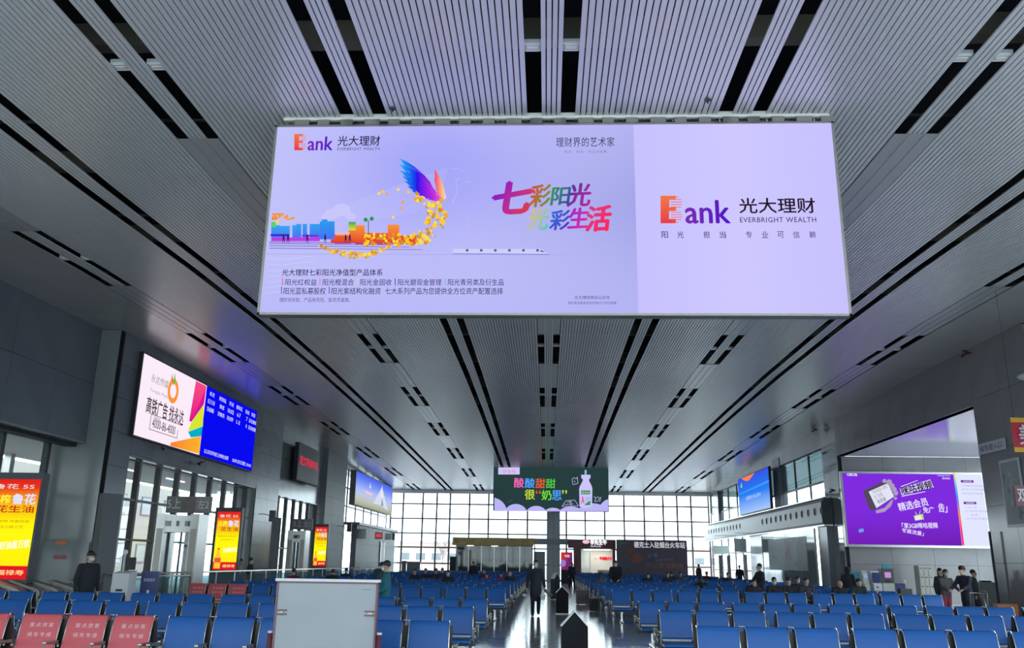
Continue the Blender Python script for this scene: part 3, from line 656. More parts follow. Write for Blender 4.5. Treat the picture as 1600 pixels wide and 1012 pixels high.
S.poly('artwork', [(778.5, 730), (812, 730), (812, 741), (778.5, 741)], C(206, 200, 250), 1); S.text('lettering', '娃哈哈', 785, 733.5, 806, 739, C(230, 110, 150), 2, 0, 1.2)
for ch, x0, y0, x1, y1, c in (('酸', 803.5, 746.5, 818.5, 761.5, C(240, 100, 180)), ('酸', 820.5, 747, 835.5, 762, C(80, 160, 250)), ('甜', 837, 747.5, 851.5, 762.5, C(226, 96, 50)), ('甜', 853, 748, 867.5, 762.5, C(80, 200, 70)),
        ('很', 820, 764.5, 835.5, 780, C(190, 220, 60)), ('“', 837, 765.5, 845, 771, C(226, 90, 60)), ('奶', 846.5, 765.5, 861.5, 781, C(110, 220, 60)), ('思', 862.5, 766, 877.5, 781, C(80, 160, 250)), ('”', 878, 765.5, 886, 771.5, C(200, 220, 70))):
    S.text('lettering', ch, x0, y0, x1, y1, c, 2, .03)
bo = [(908, 741.5), (908.5, 747), (910.5, 748), (910.5, 751), (905.8, 760), (905, 764), (905.5, 791), (912, 793), (920, 793), (925, 790), (925.5, 763), (924.5, 759), (920.5, 751), (920.5, 748), (922.5, 747), (922.5, 741.5)]
S.poly('artwork', bo, C(205, 196, 252), 1.6); S.poly('artwork', [(913.5, 734), (916.5, 734), (916.5, 742), (913.5, 742)], C(150, 190, 220), 1.7)
S.poly('artwork', [(908, 766), (922, 766), (922, 772), (908, 772)], C(30, 130, 90), 2); S.text('lettering', '娃哈哈', 909, 767.5, 921, 771, C(200, 240, 180), 2.3)
S.text('lettering', 'A', 908, 775, 913, 787, C(236, 60, 90), 2.3, .02); S.text('lettering', 'D钙奶', 914, 776, 923, 783, C(90, 170, 200), 2.3); S.poly('artwork', [(913, 789), (918, 784), (923, 782), (922, 789)], C(50, 150, 80), 2.1)
def doodle(pts, c=C(200, 190, 250), wd=.7):
    for a, b in zip(pts, pts[1:]):
        dx, dy = b[0]-a[0], b[1]-a[1]; l = math.hypot(dx, dy) or 1; nx, ny_ = -dy/l*wd/2, dx/l*wd/2
        S.poly('doodles', [(a[0]+nx, a[1]+ny_), (b[0]+nx, b[1]+ny_), (b[0]-nx, b[1]-ny_), (a[0]-nx, a[1]-ny_)], c, 2)
doodle([(895, 756), (894, 748), (897, 746), (900, 748), (902, 745), (903, 755), (895, 757)]); doodle([(897, 751), (899, 753)]); doodle([(928, 775), (931, 779), (929, 783), (934, 783), (937, 778), (935, 776), (930, 778)]); doodle([(937, 784), (939, 776)])
doodle([(878, 791), (884, 782), (898, 781), (904, 790), (878, 791)]); doodle([(882, 788), (896, 787)]); doodle([(886, 784), (894, 784)]); doodle([(890, 781), (893, 791)])
doodle([(792, 785), (801, 781)], C(90, 110, 110), .5)
S.done()
MB().box(g0[0], g1[0], -.1, .0, g0[1]-5.35, g0[1]-5.22).build('truss_rail', M['dgrey'], t)
for k in range(10): x = g0[0]+.3+k*.9; MB().box(x, x+.4, -.12, -.02, g0[1]-5.36, g0[1]-5.30).build('clamp_bracket', M['offw'], t)
for x in (-3, 3.3): MB().tube([(x, 0, g0[1]-5.3), (x, 0, cz(GY)-5.35)], .02, 6).build('hanger_rod', M['steel'], t)

# --- left wall screens (plane x = const, U along +y)
def lscreen(name, label, X, tl, tr, brp, blp, dep=.2):
    p = [onX(*q, X) for q in (tl, tr, brp, blp)]; y0 = (p[0].y+p[3].y)/2; y1 = (p[1].y+p[2].y)/2; z1 = (p[0].z+p[1].z)/2; z0 = (p[2].z+p[3].z)/2
    sg = 1 if X < 0 else -1
    t = thing(name, label, 'screen', (X, (y0+y1)/2, z0))
    MB().box(-sg*dep, -sg*.01, -(y1-y0)/2-.06, (y1-y0)/2+.06, -.06, z1-z0+.06).build('housing', M['black'], t)
    S = LSign(t, (X, (y0+y1)/2, z0), (0, sg, 0), (0, 0, 1), (sg, 0, 0), 'x')
    return t, S, (y1-y0)/2*1.0, z1-z0
t, S, hw, hh = lscreen('wall_screen', 'wide wall screen, white advert on its left half and blue train departures on its right', -15.05, (225, 553), (402, 642), (393, 735), (209, 680))
mid = -0.45*hw/6.5+.0
mid = S.uv(318, 650)[0]
S.poly('advert_panel', [(-hw, 0), (mid, 0), (mid, hh), (-hw, hh)], C(252, 236, 250), 0, False)
S.poly('departure_panel', [(mid, 0), (hw, 0), (hw, hh), (mid, hh)], C(8, 10, 240), 0, False)
def SU(px, py):       # crop coordinates of the screen -> picture
    return (210+px/5.62, 560+py/5.62)
P = lambda *a: [SU(x, y) for x, y in a]
S.poly('artwork', P((540, 195), (632, 243), (625, 285), (500, 555), (480, 548)), lambda x, y: mix(C(250, 80, 130), C(230, 0, 140), (y-590)/70), 1)
S.poly('artwork', P((629, 262), (610, 400), (500, 556)), C(214, 20, 150), 1.3)
S.poly('artwork', P((610, 400), (600, 595), (468, 640), (500, 560)), C(214, 230, 50), 1.2)
S.poly('artwork', P((600, 595), (585, 680), (495, 692), (470, 643)), C(0, 176, 200), 1.4)
S.poly('artwork', P((583, 680), (568, 836), (314, 765), (318, 738)), lambda x, y: mix(C(250, 130, 50), C(254, 180, 40), (x-266)/45), 1.5)
u0, v0 = S.uv(*SU(340, 285))
for k in range(20):
    a0_, a1_ = R(k*18), R((k+1)*18.3); ro, ri = .50, .29
    S.poly('logo', [(u0+ro*math.cos(a0_), v0+ro*math.sin(a0_)), (u0+ro*math.cos(a1_), v0+ro*math.sin(a1_)), (u0+ri*math.cos(a1_), v0+ri*math.sin(a1_)), (u0+ri*math.cos(a0_), v0+ri*math.sin(a0_))], C(250, 150, 50), 1.2, False)
S.poly('logo', [(u0-.1, v0+.2), (u0-.05, v0+.75), (u0+.12, v0+.4)], C(80, 190, 90), 1.6, False); S.poly('logo', [(u0-.3, v0+.4), (u0-.3, v0+.7), (u0-.1, v0+.3)], C(240, 90, 60), 1.5, False)
S.textm('lettering', '永达传媒', u0-2.0, v0-.02, u0-.5, v0+.3, C(150, 140, 150)); S.textm('lettering', 'Yongda Media', u0-2.0, v0-.42, u0-.3, v0-.25, C(170, 160, 170))
def tx(t_, x0, y0, x1, y1, c, b=0, sp=1.0, nm_='lettering'):
    ua, _ = S.uv(*SU(x0, y0)); ub, _ = S.uv(*SU(x1, y1)); va = S.uv(*SU(x0, y0))[1]; vb = S.uv(*SU(x1, y1))[1]
    return ua, ub, va, vb
def line(s_, xa, xb, ymid_a, ymid_b, h, c, b=0, sp=1.0):    # line of text between two crop points, cap height h metres
    ua, va = S.uv(*SU(xa, ymid_a)); ub, vb = S.uv(*SU(xb, ymid_b)); vm = (va+vb)/2
    S.textm('lettering', s_, ua, vm-h/2, ub, vm+h/2, c, 2, b, sp)
line('高铁广告 找永达', 105, 430, 400, 525, .62, C(60, 45, 50), .02); line('4000-86-4000', 155, 358, 570, 628, .34, C(70, 55, 60), .01)
line('全国热线', 165, 225, 517, 540, .12, C(120, 100, 110))
ua, va = S.uv(*SU(135, 560)); ub, vb = S.uv(*SU(382, 630)); zc_ = (va+vb)/2
for q in ((ua, zc_-.3, ub, zc_-.27), (ua, zc_+.27, (ua+ub)/2+1.6, zc_+.3), (ua, zc_-.3, ua+.05, zc_+.3), (ub-.05, zc_-.3, ub, zc_+.05)): S.poly('lettering', [(q[0], q[1]), (q[2], q[1]), (q[2], q[3]), (q[0], q[3])], C(140, 120, 130), 2, False)
wt = C(225, 225, 255); U = lambda f: mid+(hw-mid)*f; Vv = lambda f: hh*(1-f)
cols = (.1, .29, .46, .62, .79, .92)
for r, row in enumerate((('车次', '终到站', '开点', '候车区', '站台', '状态'), ('K1110', '荣成', '10:02', '6-7', '7', '正在候车'), ('D6080', '济南东', '10:09', '1-3', '4', '正在检票'))):
    for f, s_ in zip(cols, row):
        wd = .14*(len(s_) if s_ and ord(s_[0]) > 255 else len(s_)*.55); S.textm('lettering', s_, U(f)-wd, Vv(.12+r*.115), U(f)+wd, Vv(.055+r*.115), wt, 2, .02)
S.textm('lettering', '以上车次开车前三分钟停止检票', U(.07), Vv(.95), U(.5), Vv(.89), wt, 2, .02); S.textm('lettering', '2020年12月1日 星期二 09:34:01', U(.58), Vv(.95), U(.97), Vv(.89), wt, 2, .02)
S.done({'advert_panel': GLOWB, 'departure_panel': GLOWB})

t, S, hw, hh = lscreen('led_sign', 'square black LED sign with one line of red characters on the left wall', -14.9, (469, 692), (501, 708), (496, 757), (463, 748), .25)
t['category'] = 'sign'; S.mt = GLOW
S.poly('led_face', [(-hw, 0), (hw, 0), (hw, hh), (-hw, hh)], C(60, 62, 66), 0, False); S.textm('lettering', '距文明候车站', -hw*.85, hh*.42, hw*.85, hh*.68, C(240, 50, 80), 2, .01)
S.done({'led_face': PRINT})
t, S, hw, hh = lscreen('wall_screen', 'blue sky and white tent picture light box hung high on the far left wall', -14.9, (557, 735), (613, 762), (611, 799), (554, 793), .45)
rectgrid(S, 'picture_panel', -hw, 0, hw, hh, lambda a, b: ramp([C(70, 100, 235), C(110, 140, 245), C(170, 190, 250), C(200, 205, 205), C(165, 170, 130)], b), 2, 6)
S.poly('artwork', [(hw*.35, hh*.86), (hw*.8, hh*.1), (hw*.3, hh*.22), (-hw*.1, hh*.2)], C(215, 222, 240), 1, False); S.poly('artwork', [(hw*.36, hh*.95), (hw*.42, hh*.5), (hw*.3, hh*.5)], C(235, 240, 252), 1.5, False)
S.poly('artwork', [(hw*.38, hh*.5), (hw*.5, hh*.2), (hw*.34, hh*.22)], C(150, 160, 190), 1.8, False)
S.poly('logo', [(-hw*.35, hh*.65), (-hw*.27, hh*.65), (-hw*.31, hh*.85)], C(225, 230, 255), 1, False); S.poly('lettering', [(-hw*.55, hh*.42), (-hw*.15, hh*.42), (-hw*.15, hh*.52), (-hw*.55, hh*.52)], C(230, 200, 210), 1, False)
S.done({'picture_panel': GLOWB})
t, S, hw, hh = lscreen('wall_screen', 'bright blue screen standing on the white duct fascia of the right wall', 14.9, (1152, 752), (1200, 727), (1204, 794), (1157, 803), .2)
rectgrid(S, 'picture_panel', -hw, 0, hw, hh, lambda a, b: ramp([C(60, 80, 225), C(40, 110, 240), C(40, 130, 245), C(120, 170, 250), C(170, 200, 252)], b), 4, 6)
S.poly('artwork', [(-.2*hw, hh), (.75*hw, hh), (.45*hw, hh*.88), (.2*hw, hh*.86)], C(250, 130, 90), 1, False); S.poly('artwork', [(-hw, hh*.62), (hw, hh*.56), (hw, hh*.60), (-hw, hh*.68)], C(70, 150, 250), 1, False)
S.poly('logo', [(hw*.7, hh*.75), (hw*.82, hh*.75), (hw*.76, hh*.9)], C(170, 230, 120), 1.4, False)
S.textm('lettering', '大美山海 仙境烟台', -hw*.5, hh*.35, hw*.5, hh*.46, C(200, 220, 255), 2); S.done({'picture_panel': GLOWB})

# --- purple video advert in the right alcove
PY = 46.4
t = thing('wall_billboard', 'purple video membership light box on the wall of the right alcove', 'billboard', (19, PY, 2.8))
S = LSign(t, (0, PY-.08, 0), (1, 0, 0), (0, 0, 1), (0, -1, 0), 'y')
p0 = S.uv(1316, 739); p1 = S.uv(1548, 853); pm = S.uv(1497, 800)[0]
MB().box(p0[0]-19-.12, p1[0]-19+.05, -.07, .15, p1[1]-2.8-.12, p0[1]-2.8+.1).build('frame', M['steel'], t)
rectgrid(S, 'purple_panel', p0[0], p1[1], pm, p0[1], lambda a, b: mix(C(126, 44, 222), C(112, 30, 176), max(b-.55, 0)*2), 6, 6); rectgrid(S, 'white_panel', pm, p1[1], p1[0], p0[1], lambda a, b: C(226, 230, 255), 2, 2)
Q = lambda x, y: (1300+x/7.79, 730+y/7.79); Q2 = lambda x, y: (1440+x/7.79, 730+y/7.79)
def qp(nm_, pts, c, L, f=Q): S.poly(nm_, [f(*p) for p in pts], c, L)
ph = C(84, 72, 92)
qp('phone_drawing', [(380, 300), (400, 275), (610, 175), (690, 165), (760, 355), (700, 400), (510, 520), (470, 525), (440, 480)], ph, 1)
qp('phone_drawing', [(445, 295), (680, 190), (755, 355), (540, 495)], C(226, 228, 245), 1.5)
hc = C(170, 156, 190)
for cx, cy, r in ((638, 165, 26), (695, 180, 36), (728, 225, 34), (755, 268, 33), (775, 312, 32), (772, 375, 20)): qp('phone_drawing', [(cx+r*math.cos(a), cy+r*math.sin(a)) for a in [k*.7 for k in range(9)]], hc, 1.8)
qp('phone_drawing', [(530, 525), (640, 490), (720, 400), (745, 390), (720, 470), (640, 540), (540, 560)], hc, 1.7)
def ql(s_, x0, y0, x1, y1, c, rot=0, b=.02, f=Q, L=2.5):
    a = f(x0, y0); d = f(x1, y1); S.text('lettering', s_, a[0], a[1], d[0], d[1], c, L, b, 1, rot)
ql('手机就是小电视', 480, 245, 680, 290, C(150, 150, 170), R(24), 0); ql('在门店看', 505, 320, 620, 370, C(150, 150, 170), R(24), 0); ql('看直播', 545, 375, 660, 425, C(90, 90, 110), R(24), 0)
qp('title_card', [(822, 255), (1195, 145), (1240, 245), (845, 335)], C(210, 202, 244), 1.5); qp('title_card', [(835, 230), (1040, 155), (1045, 160), (837, 240)], C(230, 225, 250), 1.5); qp('title_card', [(845, 345), (1135, 290), (1140, 297), (850, 356)], C(230, 225, 250), 1.5)
ql('咪咕视频', 835, 195, 1225, 300, C(50, 20, 80), R(13), .03)
ql('精选会员', 800, 400, 1170, 500, C(232, 222, 252), R(12), .03); ql('免广', 1108, 480, 1240, 555, C(232, 222, 252), R(2), .03); ql('告」', 205, 440, 310, 545, C(232, 222, 252), R(-4), .03, Q2)
ql('「享3GB咪咕视频', 850, 672, 1285, 742, C(232, 222, 252), R(1.5), .03); ql('专属流量」', 850, 758, 1115, 812, C(232, 222, 252), R(-9), .02)
qp('tv_drawing', [(995, 588), (1105, 565), (1118, 632), (1010, 648)], C(190, 220, 110), 1.6); qp('tv_drawing', [(1003, 596), (1080, 580), (1092, 630), (1016, 642)], C(232, 236, 240), 2); qp('tv_drawing', [(1030, 580), (1008, 540), (1012, 538), (1040, 578)], C(210, 215, 160), 1.6); qp('tv_drawing', [(1058, 572), (1075, 515), (1079, 516), (1066, 571)], C(210, 215, 160), 1.6)
qp('artwork', [(322, 755), (380, 740), (388, 780), (330, 795)], C(110, 160, 240), 1.6)
ql('OBOB', 182, 72, 305, 104, C(240, 235, 252), 0, .05); ql('Change·Now', 190, 92, 348, 110, C(240, 235, 252), 0, .02, Q2); ql('因你而变', 250, 122, 345, 145, C(240, 235, 252), 0, .02, Q2)
rb = [C(230, 230, 70), C(90, 190, 240), C(80, 120, 230), C(250, 140, 50), C(250, 60, 130), C(250, 40, 120)]
rx0 = 382
for k in range(12):
    y = 60+k*74; e = lambda yy: 382+ (yy-60)*.128; qp('artwork', [(e(y), y), (e(y)+24, y), (e(y+74)+24, y+74), (e(y+74), y+74)], lambda px, py: ramp(rb, (py-738)/110), 1.5, Q2)
for y in (170, 433):
    x = 475+(y-170)*.13; qp('artwork', [(x, y-16), (x+155, y-14), (x+158, y+16), (x+3, y+14)], C(110, 50, 160), 1.5, Q2); ql('业务内容' if y < 200 else '会员权益', x+30, y-10, x+130, y+10, C(235, 225, 250), 0, .02, Q2)
gy = C(176, 178, 222)
for k, (y, s_, x0, x1) in enumerate(((225, '订购咪咕视频会员', 480, 765), (270, '即可免广告,畅享海量', 485, 770), (317, '视频内容及专属流量', 490, 745), (490, '(1)免广告', 530, 665), (533, '(2)专属影视内容', 532, 800), (577, '抢先看', 600, 680), (625, '(3)专属流量包', 535, 815))): ql(s_, x0, y-13, x1, y+13, gy, 0, 0, Q2)
S.done({'purple_panel': GLOWB, 'white_panel': GLOWB})

# --- narrow drink light boxes along the left wall
def banner(label, px0, px1, ytop, ybot, Y, rz=0, tint=1):
    a = onY(px0, ytop, Y); b = onY(px1, ybot, Y); w_ = b.x-a.x; h_ = a.z-b.z; cx = (a.x+b.x)/2
    t = thing('drink_light_box', label, 'light box', (cx, Y, 0), rz, 'red and yellow drink light boxes by the left wall')
    MB().box(-w_/2-.12, w_/2+.05, 0, .3, 0, a.z+.18).build('housing', M['dgrey'], t)
    mb = MB(); n = 10; cs = [C(226, 30, 30), C(236, 60, 20), C(250, 170, 40), C(250, 200, 20), C(255, 245, 10), C(255, 250, 20), C(255, 248, 20), C(255, 245, 10), C(255, 240, 20)]
    z0, z1 = b.z, a.z; hb = z0+(z1-z0)*.13
    for k in range(n):
        za, zb = hb+(z1-hb)*k/n, hb+(z1-hb)*(k+1)/n; ca, cb = ramp(cs[::-1], k/n), ramp(cs[::-1], (k+1)/n)
        P = [(-w_/2, -.01, za), (w_/2, -.01, za), (w_/2, -.01, zb), (-w_/2, -.01, zb)]
        mb.face(P, lambda v, za=za, ca=ca, cb=cb: ca if abs(v[2]-za) < 1e-6 else cb)
    mb.face([(-w_/2, -.01, z0), (w_/2, -.01, z0), (w_/2, -.01, hb), (-w_/2, -.01, hb)], C(232, 24, 36)); mb.build('lit_poster', GLOWB, t)
    S = Sign(t, (0, -.02, 0), (1, 0, 0), (0, 0, 1), (0, -1, 0), 'y'); Z = lambda f: z0+(z1-z0)*f; X = lambda f: -w_/2+w_*f
    S.textm('lettering', '鲁花 5S', X(.1), Z(.9), X(.9), Z(.95), C(240, 220, 230), 2, .02)
    S.textm('lettering', '压榨', X(.06), Z(.75), X(.46), Z(.84), C(255, 240, 60), 2, .05); S.textm('lettering', '鲁花', X(.50), Z(.745), X(.96), Z(.85), C(225, 225, 255), 2, .05)
    S.textm('lettering', '花生油', X(.2), Z(.66), X(.95), Z(.73), C(190, 40, 20), 2, .03); S.textm('lettering', '物理压榨 浓香四溢', X(.1), Z(.56), X(.9), Z(.585), C(200, 110, 20), 2); S.textm('lettering', '古法小榨工艺', X(.25), Z(.50), X(.8), Z(.53), C(200, 120, 20), 2)
    S.textm('lettering', '好油香万家', X(.4), Z(.3), X(.98), Z(.38), C(255, 255, 225), 2, .04, 1, .1); S.textm('lettering', '福禄寿', X(.42), Z(.04), X(.95), Z(.09), C(255, 220, 150), 2, .03)
    def pl(pts, c, L=2): S.poly('bottle_picture', [(X(x), Z(y)) for x, y in pts], c, L, False)
    pl([(.06, .02), (.32, .02), (.34, .18), (.28, .26), (.24, .34), (.15, .34), (.11, .26), (.05, .18)], C(250, 200, 60)); pl([(.06, .12), (.33, .12), (.33, .2), (.06, .2)], C(236, 90, 60), 2.4); pl([(.15, .34), (.24, .34), (.23, .37), (.16, .37)], C(240, 60, 40), 2.4)
    S.done(); return t
banner('red and yellow drink light box cut off by the left picture edge', -14, 40, 748, 905, 23.0)
banner('red and yellow drink light box standing right of the first security gate', 341, 368, 799, 890, 37.5)
banner('red and yellow drink light box farthest along the left wall, before the third pier', 493, 508, 823, 884, 53.5)
def darkslab(label, px0, px1, ytop, Y, glow):
    a = onY(px0, ytop, Y); b = onY(px1, ytop, Y)
    t = thing('drink_light_box', label, 'light box', (a.x, Y, 0), R(58), 'light boxes seen from the side')
    w_ = (b.x-a.x)*1.15
    MB().box(-.02, w_, 0, .28, 0, a.z).build('housing', M['dgrey'], t)
    MB().box(w_, w_+.02, .04, .24, .9, a.z-.15).build('lit_edge', emis('edge_glow', C(255, 235, 150), 1.2), t)
darkslab('tall dark light box seen side-on with a glowing yellow edge, left of the first gate', 166, 190, 770, 22.8, 1)
darkslab('slim dark light box seen side-on with a thin yellow edge, beside the second gate', 432, 441, 808, 42, 1)

# --- security gates
def gate(label, px0, px1, ytop, Y, sign):
    a = onY(px0, ytop, Y); b = onY(px1, ytop, Y); w_ = b.x-a.x; h = a.z
    t = thing('security_gate', label, 'gate', (a.x, Y, 0))
    for x in (0, w_-.3): MB().box(x, x+.3, 0, .9, 0, h).build('side_post', M['steel'], t); MB().box(x+.04, x+.26, -.012, 0, .2, h-.5).build('post_face', M['alu'], t)
    hd = MB().box(.3, w_-.3, .05, .85, h-.62, h-.05).build('header', M['steel'], t)
    for f in (.12, .5, .88): x = .3+(w_-.6)*f; MB().box(x-.09*(1 if f != .5 else .5), x+.09*(1 if f != .5 else .5), .02, .05, h-.42, h-.24).build('indicator', M['lens'], hd)
    for x in (.3, w_-.34, w_/2-.02): MB().box(x, x+.05, .4, .46, 0, h-.62).build('door_stile', M['frame2'], t)
    MB().box(.35, w_-.35, .42, .44, .02, h-.64).build('door_glass', GLASS, t)
    if sign:
        MB().box(.15, w_+.25, .3, .4, h+.05, h+.62).build('sign_box', M['brown'], t)
        s = Sign(t, (0, .29, 0), (1, 0, 0), (0, 0, 1), (0, -1, 0), 'y', PRINT)
        s.poly('sign_plate', [(.15, h+.05), (.7, h+.05), (.7, h+.62), (.15, h+.62)], C(120, 118, 116), 1, False); s.poly('sign_plate', [(w_-.3, h+.05), (w_+.25, h+.05), (w_+.25, h+.62), (w_-.3, h+.62)], C(135, 132, 128), 1, False)
        s.textm('lettering', '5上', .2, h+.2, .66, h+.55, C(215, 215, 215), 2); s.textm('lettering', '左2', w_-.22, h+.2, w_+.18, h+.5, C(215, 215, 215), 2); s.done()
gate('silver security gate with numbered sign panels above, by the left glass doors', 246, 312, 802, 30.0, True)
gate('smaller silver security gate farther down the left wall', 450, 478, 828, 47, True)
for label, px, py, Y, s_ in (('black hanging loudspeaker box beside the second pier', 426, 806, 45, .28), ('black hanging loudspeaker box beside the third pier', 546, 824, 62, .3), ('small black loudspeaker on the vestibule edge', 614, 838, 79, .3)):
    a = onY(px, py, Y); t = thing('loudspeaker', label, 'speaker', (a.x, Y, a.z)); MB().box(-s_/2, s_/2, -.15, .15, -s_, s_).build('cabinet', M['black'], t); MB().box(-s_*.4, s_*.4, -.17, -.15, -s_*.85, s_*.85).build('grille', M['dgrey'], t); MB().tube([(0, .1, 0), (-.5, .1, .1), (-15.15-a.x if Y < 70 else -14.66-a.x, .1, .1)], .02, 6).build('bracket', M['dgrey'], t)
for i, (px0, px1, py0, py1, c, lab) in enumerate(((559, 572, 826, 841, C(190, 196, 196), 'blank white hanging gate sign nearest on the left vestibule'), (586, 598, 831, 842, C(236, 150, 150), 'hanging gate sign with red characters on the left vestibule'), (602, 612, 833, 843, C(190, 196, 196), 'blank white hanging gate sign farthest along the left vestibule'))):
    Y = 67.6+i*3; a = onY(px0, py0, Y); b = onY(px1, py1, Y); t = thing('gate_sign', lab, 'sign', ((a.x+b.x)/2, Y, b.z))
    w_, h_ = b.x-a.x, a.z-b.z; MB().box(-w_/2, w_/2, 0, .12, 0, h_).build('panel', mat('sign_panel_%d' % i, c, .4), t)
    for x in (-w_/3, w_/3): MB().tube([(x, .06, h_), (x, .06, 4.36-b.z), (-14.55-(a.x+b.x)/2, .06, 4.36-b.z)], .015, 5).build('hanger', M['steel'], t)
    if i == 1:
        s = Sign(t, (0, -.01, 0), (1, 0, 0), (0, 0, 1), (0, -1, 0), 'y'); s.textm('lettering', '检票口', -w_*.35, h_*.3, w_*.35, h_*.7, C(255, 70, 90), 1, .03); s.done()

# --- utility panel on first pier
t = thing('cabinet_panel', 'pale grey locked panel with an orange seal on the first left pier', 'panel', (-15.95, 28.7, 0)); MB().box(-1.1, .72, -.06, 0, .02, 2.15).build('panel_leaf', M['stone2'], t)
MB().ell((-.2, -.07, 2.1), (.22, .015, .07)).build('seal', M['hornet'], t); s = Sign(t, (0, -.07, 0), (1, 0, 0), (0, 0, 1), (0, -1, 0), 'y', PRINT); s.textm('lettering', '消火栓', -.4, 1.58, .05, 1.72, C(190, 40, 40), 1, .03); s.done()

# --- guard rail
rl = thing('guard_rail', 'long steel handrail with glass infill running beside the left ends of the seat rows', 'railing', (-12.4, 25, 0))
MB().tube([(0, 0, 1.2), (0, 43, 1.2)], .032, 8).build('handrail', M['chrome'], rl)
for k in range(23):
    MB().box(-.02, .02, k*1.95, k*1.95+.05, 0, 1.18).build('post', M['steel'], rl)
    if k < 22: MB().box(-.006, .006, k*1.95+.1, k*1.95+1.9, .15, 1.08).build('glass_panel', TGLASS, rl)
rl2 = thing('guard_rail', 'short steel handrail in front of the man in the black cap', 'railing', (-13.0, 22, 0))
MB().tube([(1.3, 1.0, 1.0), (1.3, 1.0, 1.22), (3.3, 1.8, 1.22)], .028, 8).build('handrail', M['chrome'], rl2)
for x in (1.3, 3.3): MB().tube([(x, 1.0+(x-1.3)*.4, 0), (x, 1.0+(x-1.3)*.4, 1.2)], .022, 6).build('post', M['steel'], rl2)

# --- white self-service kiosk at left
t = thing('service_kiosk', 'white self-service column with a small black screen and camera at the left rail', 'kiosk', (-10.45, 21.6, 0))
mb = MB(); mb.prof([(-.2, 0), (.2, 0), (.2, 1.36), (-.2, 1.30)], -.21, .21, 'x'); mb.build('body', M['white'], t); MB().box(-.08, .08, -.215, -.2, .88, .93).build('card_slot', M['black'], t)
MB().box(.02, .26, -.1, -.04, 1.38, 1.68).build('monitor', M['black'], t); MB().tube([(-.06, 0, 1.33), (-.06, 0, 1.75)], .03, 8).build('mast', M['white'], t); MB().ell((-.06, 0, 1.8), (.06, .06, .07)).build('camera_head', M['white'], t)
t = thing('notice_stand', 'narrow navy notice board with small print beside the white kiosk', 'sign', (-9.95, 21.9, 0)); MB().box(-.22, .22, 0, .04, .3, 1.35).build('board', M['navy'], t); MB().box(-.2, .2, -.05, .3, 0, .03).build('base', M['steel'], t)
for x in (-.18, .18): MB().tube([(x, .02, 0), (x, .02, .35)], .015, 6).build('leg', M['steel'], t)
s = Sign(t, (0, -.01, 0), (1, 0, 0), (0, 0, 1), (0, -1, 0), 'y', PRINT); s.textm('lettering', '温馨提示', -.15, 1.1, .15, 1.18, C(200, 200, 230)); s.textm('lettering', '1', -.03, .75, .03, .9, C(220, 220, 230)); s.done()

# --- restaurant, kiosk and boards at the far end
def B(px0, py0, px1, py1, Y): a = onY(px0, py0, Y); b = onY(px1, py1, Y); return a.x, b.x, b.z, a.z
x0, x1, z0, z1 = B(713, 852, 832, 893, 78); t = thing('shop_kiosk', 'glass-fronted shop kiosk under a faded ochre fascia at the far end', 'shop', ((x0+x1)/2, 78, 0)); cx = (x0+x1)/2
fx0, fx1, fz0, fz1 = B(708, 839, 834, 853, 78)
MB().box(fx0-cx, fx1-cx, -.4, .1, fz0, fz1).build('fascia', M['yellow'], t); MB().box(x0-cx, x1-cx, 2.4, 2.5, 0, fz0).build('rear_wall', M['stone'], t); MB().box(x0-cx, x1-cx, 0, 2.5, fz0-.05, fz0).build('roof', M['dgrey'], t)
for k in range(6):
    xa = x0-cx+(x1-x0)*k/6; MB().box(xa+.03, xa+(x1-x0)/6-.03, 0, .02, .1, fz0-.05).build('pane', DGLASS, t); MB().box(xa-.04, xa+.04, -.03, .05, 0, fz0).build('mullion', M['steel'], t)
MB().box(x1-cx-.08, x1-cx, -.03, 2.5, 0, fz0).build('side_wall', M['stone'], t)
s = Sign(t, (0, -.41, 0), (1, 0, 0), (0, 0, 1), (0, -1, 0), 'y', PRINT); s.textm('lettering', 'E', fx0-cx+.25, fz0+.2, fx0-cx+.5, fz1-.2, C(90, 60, 30)); s.done()
for f in (.22, .52): x = fx0-cx+(fx1-fx0)*f; MB().box(x-.3, x+.3, -.35, -.2, fz0-.06, fz0-.01).build('spot_lamp', emis('warm_spot', (1, .95, .8, 1), 2.5), t)
x0, x1, z0, z1 = B(834, 841, 887, 851, 79); t = thing('dark_fascia', 'dark signboard spanning both sides of the far central column', 'signboard', ((x0+x1)/2, 78.6, z0)); MB().box(-(x1-x0)/2, (x1-x0)/2, 0, .3, 0, z1-z0).build('board', M['stone'], t)
for x in (-(x1-x0)/2+.1, (x1-x0)/2-.1): MB().box(x-.05, x+.05, .1, .2, -z0, 0).build('support_post', M['dgrey'], t)
x0, x1, z0, z1 = B(834, 861, 852, 893, 79); t = thing('dark_partition', 'plain dark partition beside the far central column', 'partition', ((x0+x1)/2, 79, 0)); MB().box(-(x1-x0)/2, (x1-x0)/2, 0, .15, 0, z1).build('panel', M['stone'], t); MB().box((x1-x0)/2-.04, (x1-x0)/2, -.02, 0, 0, z1).build('trim', M['steel'], t)
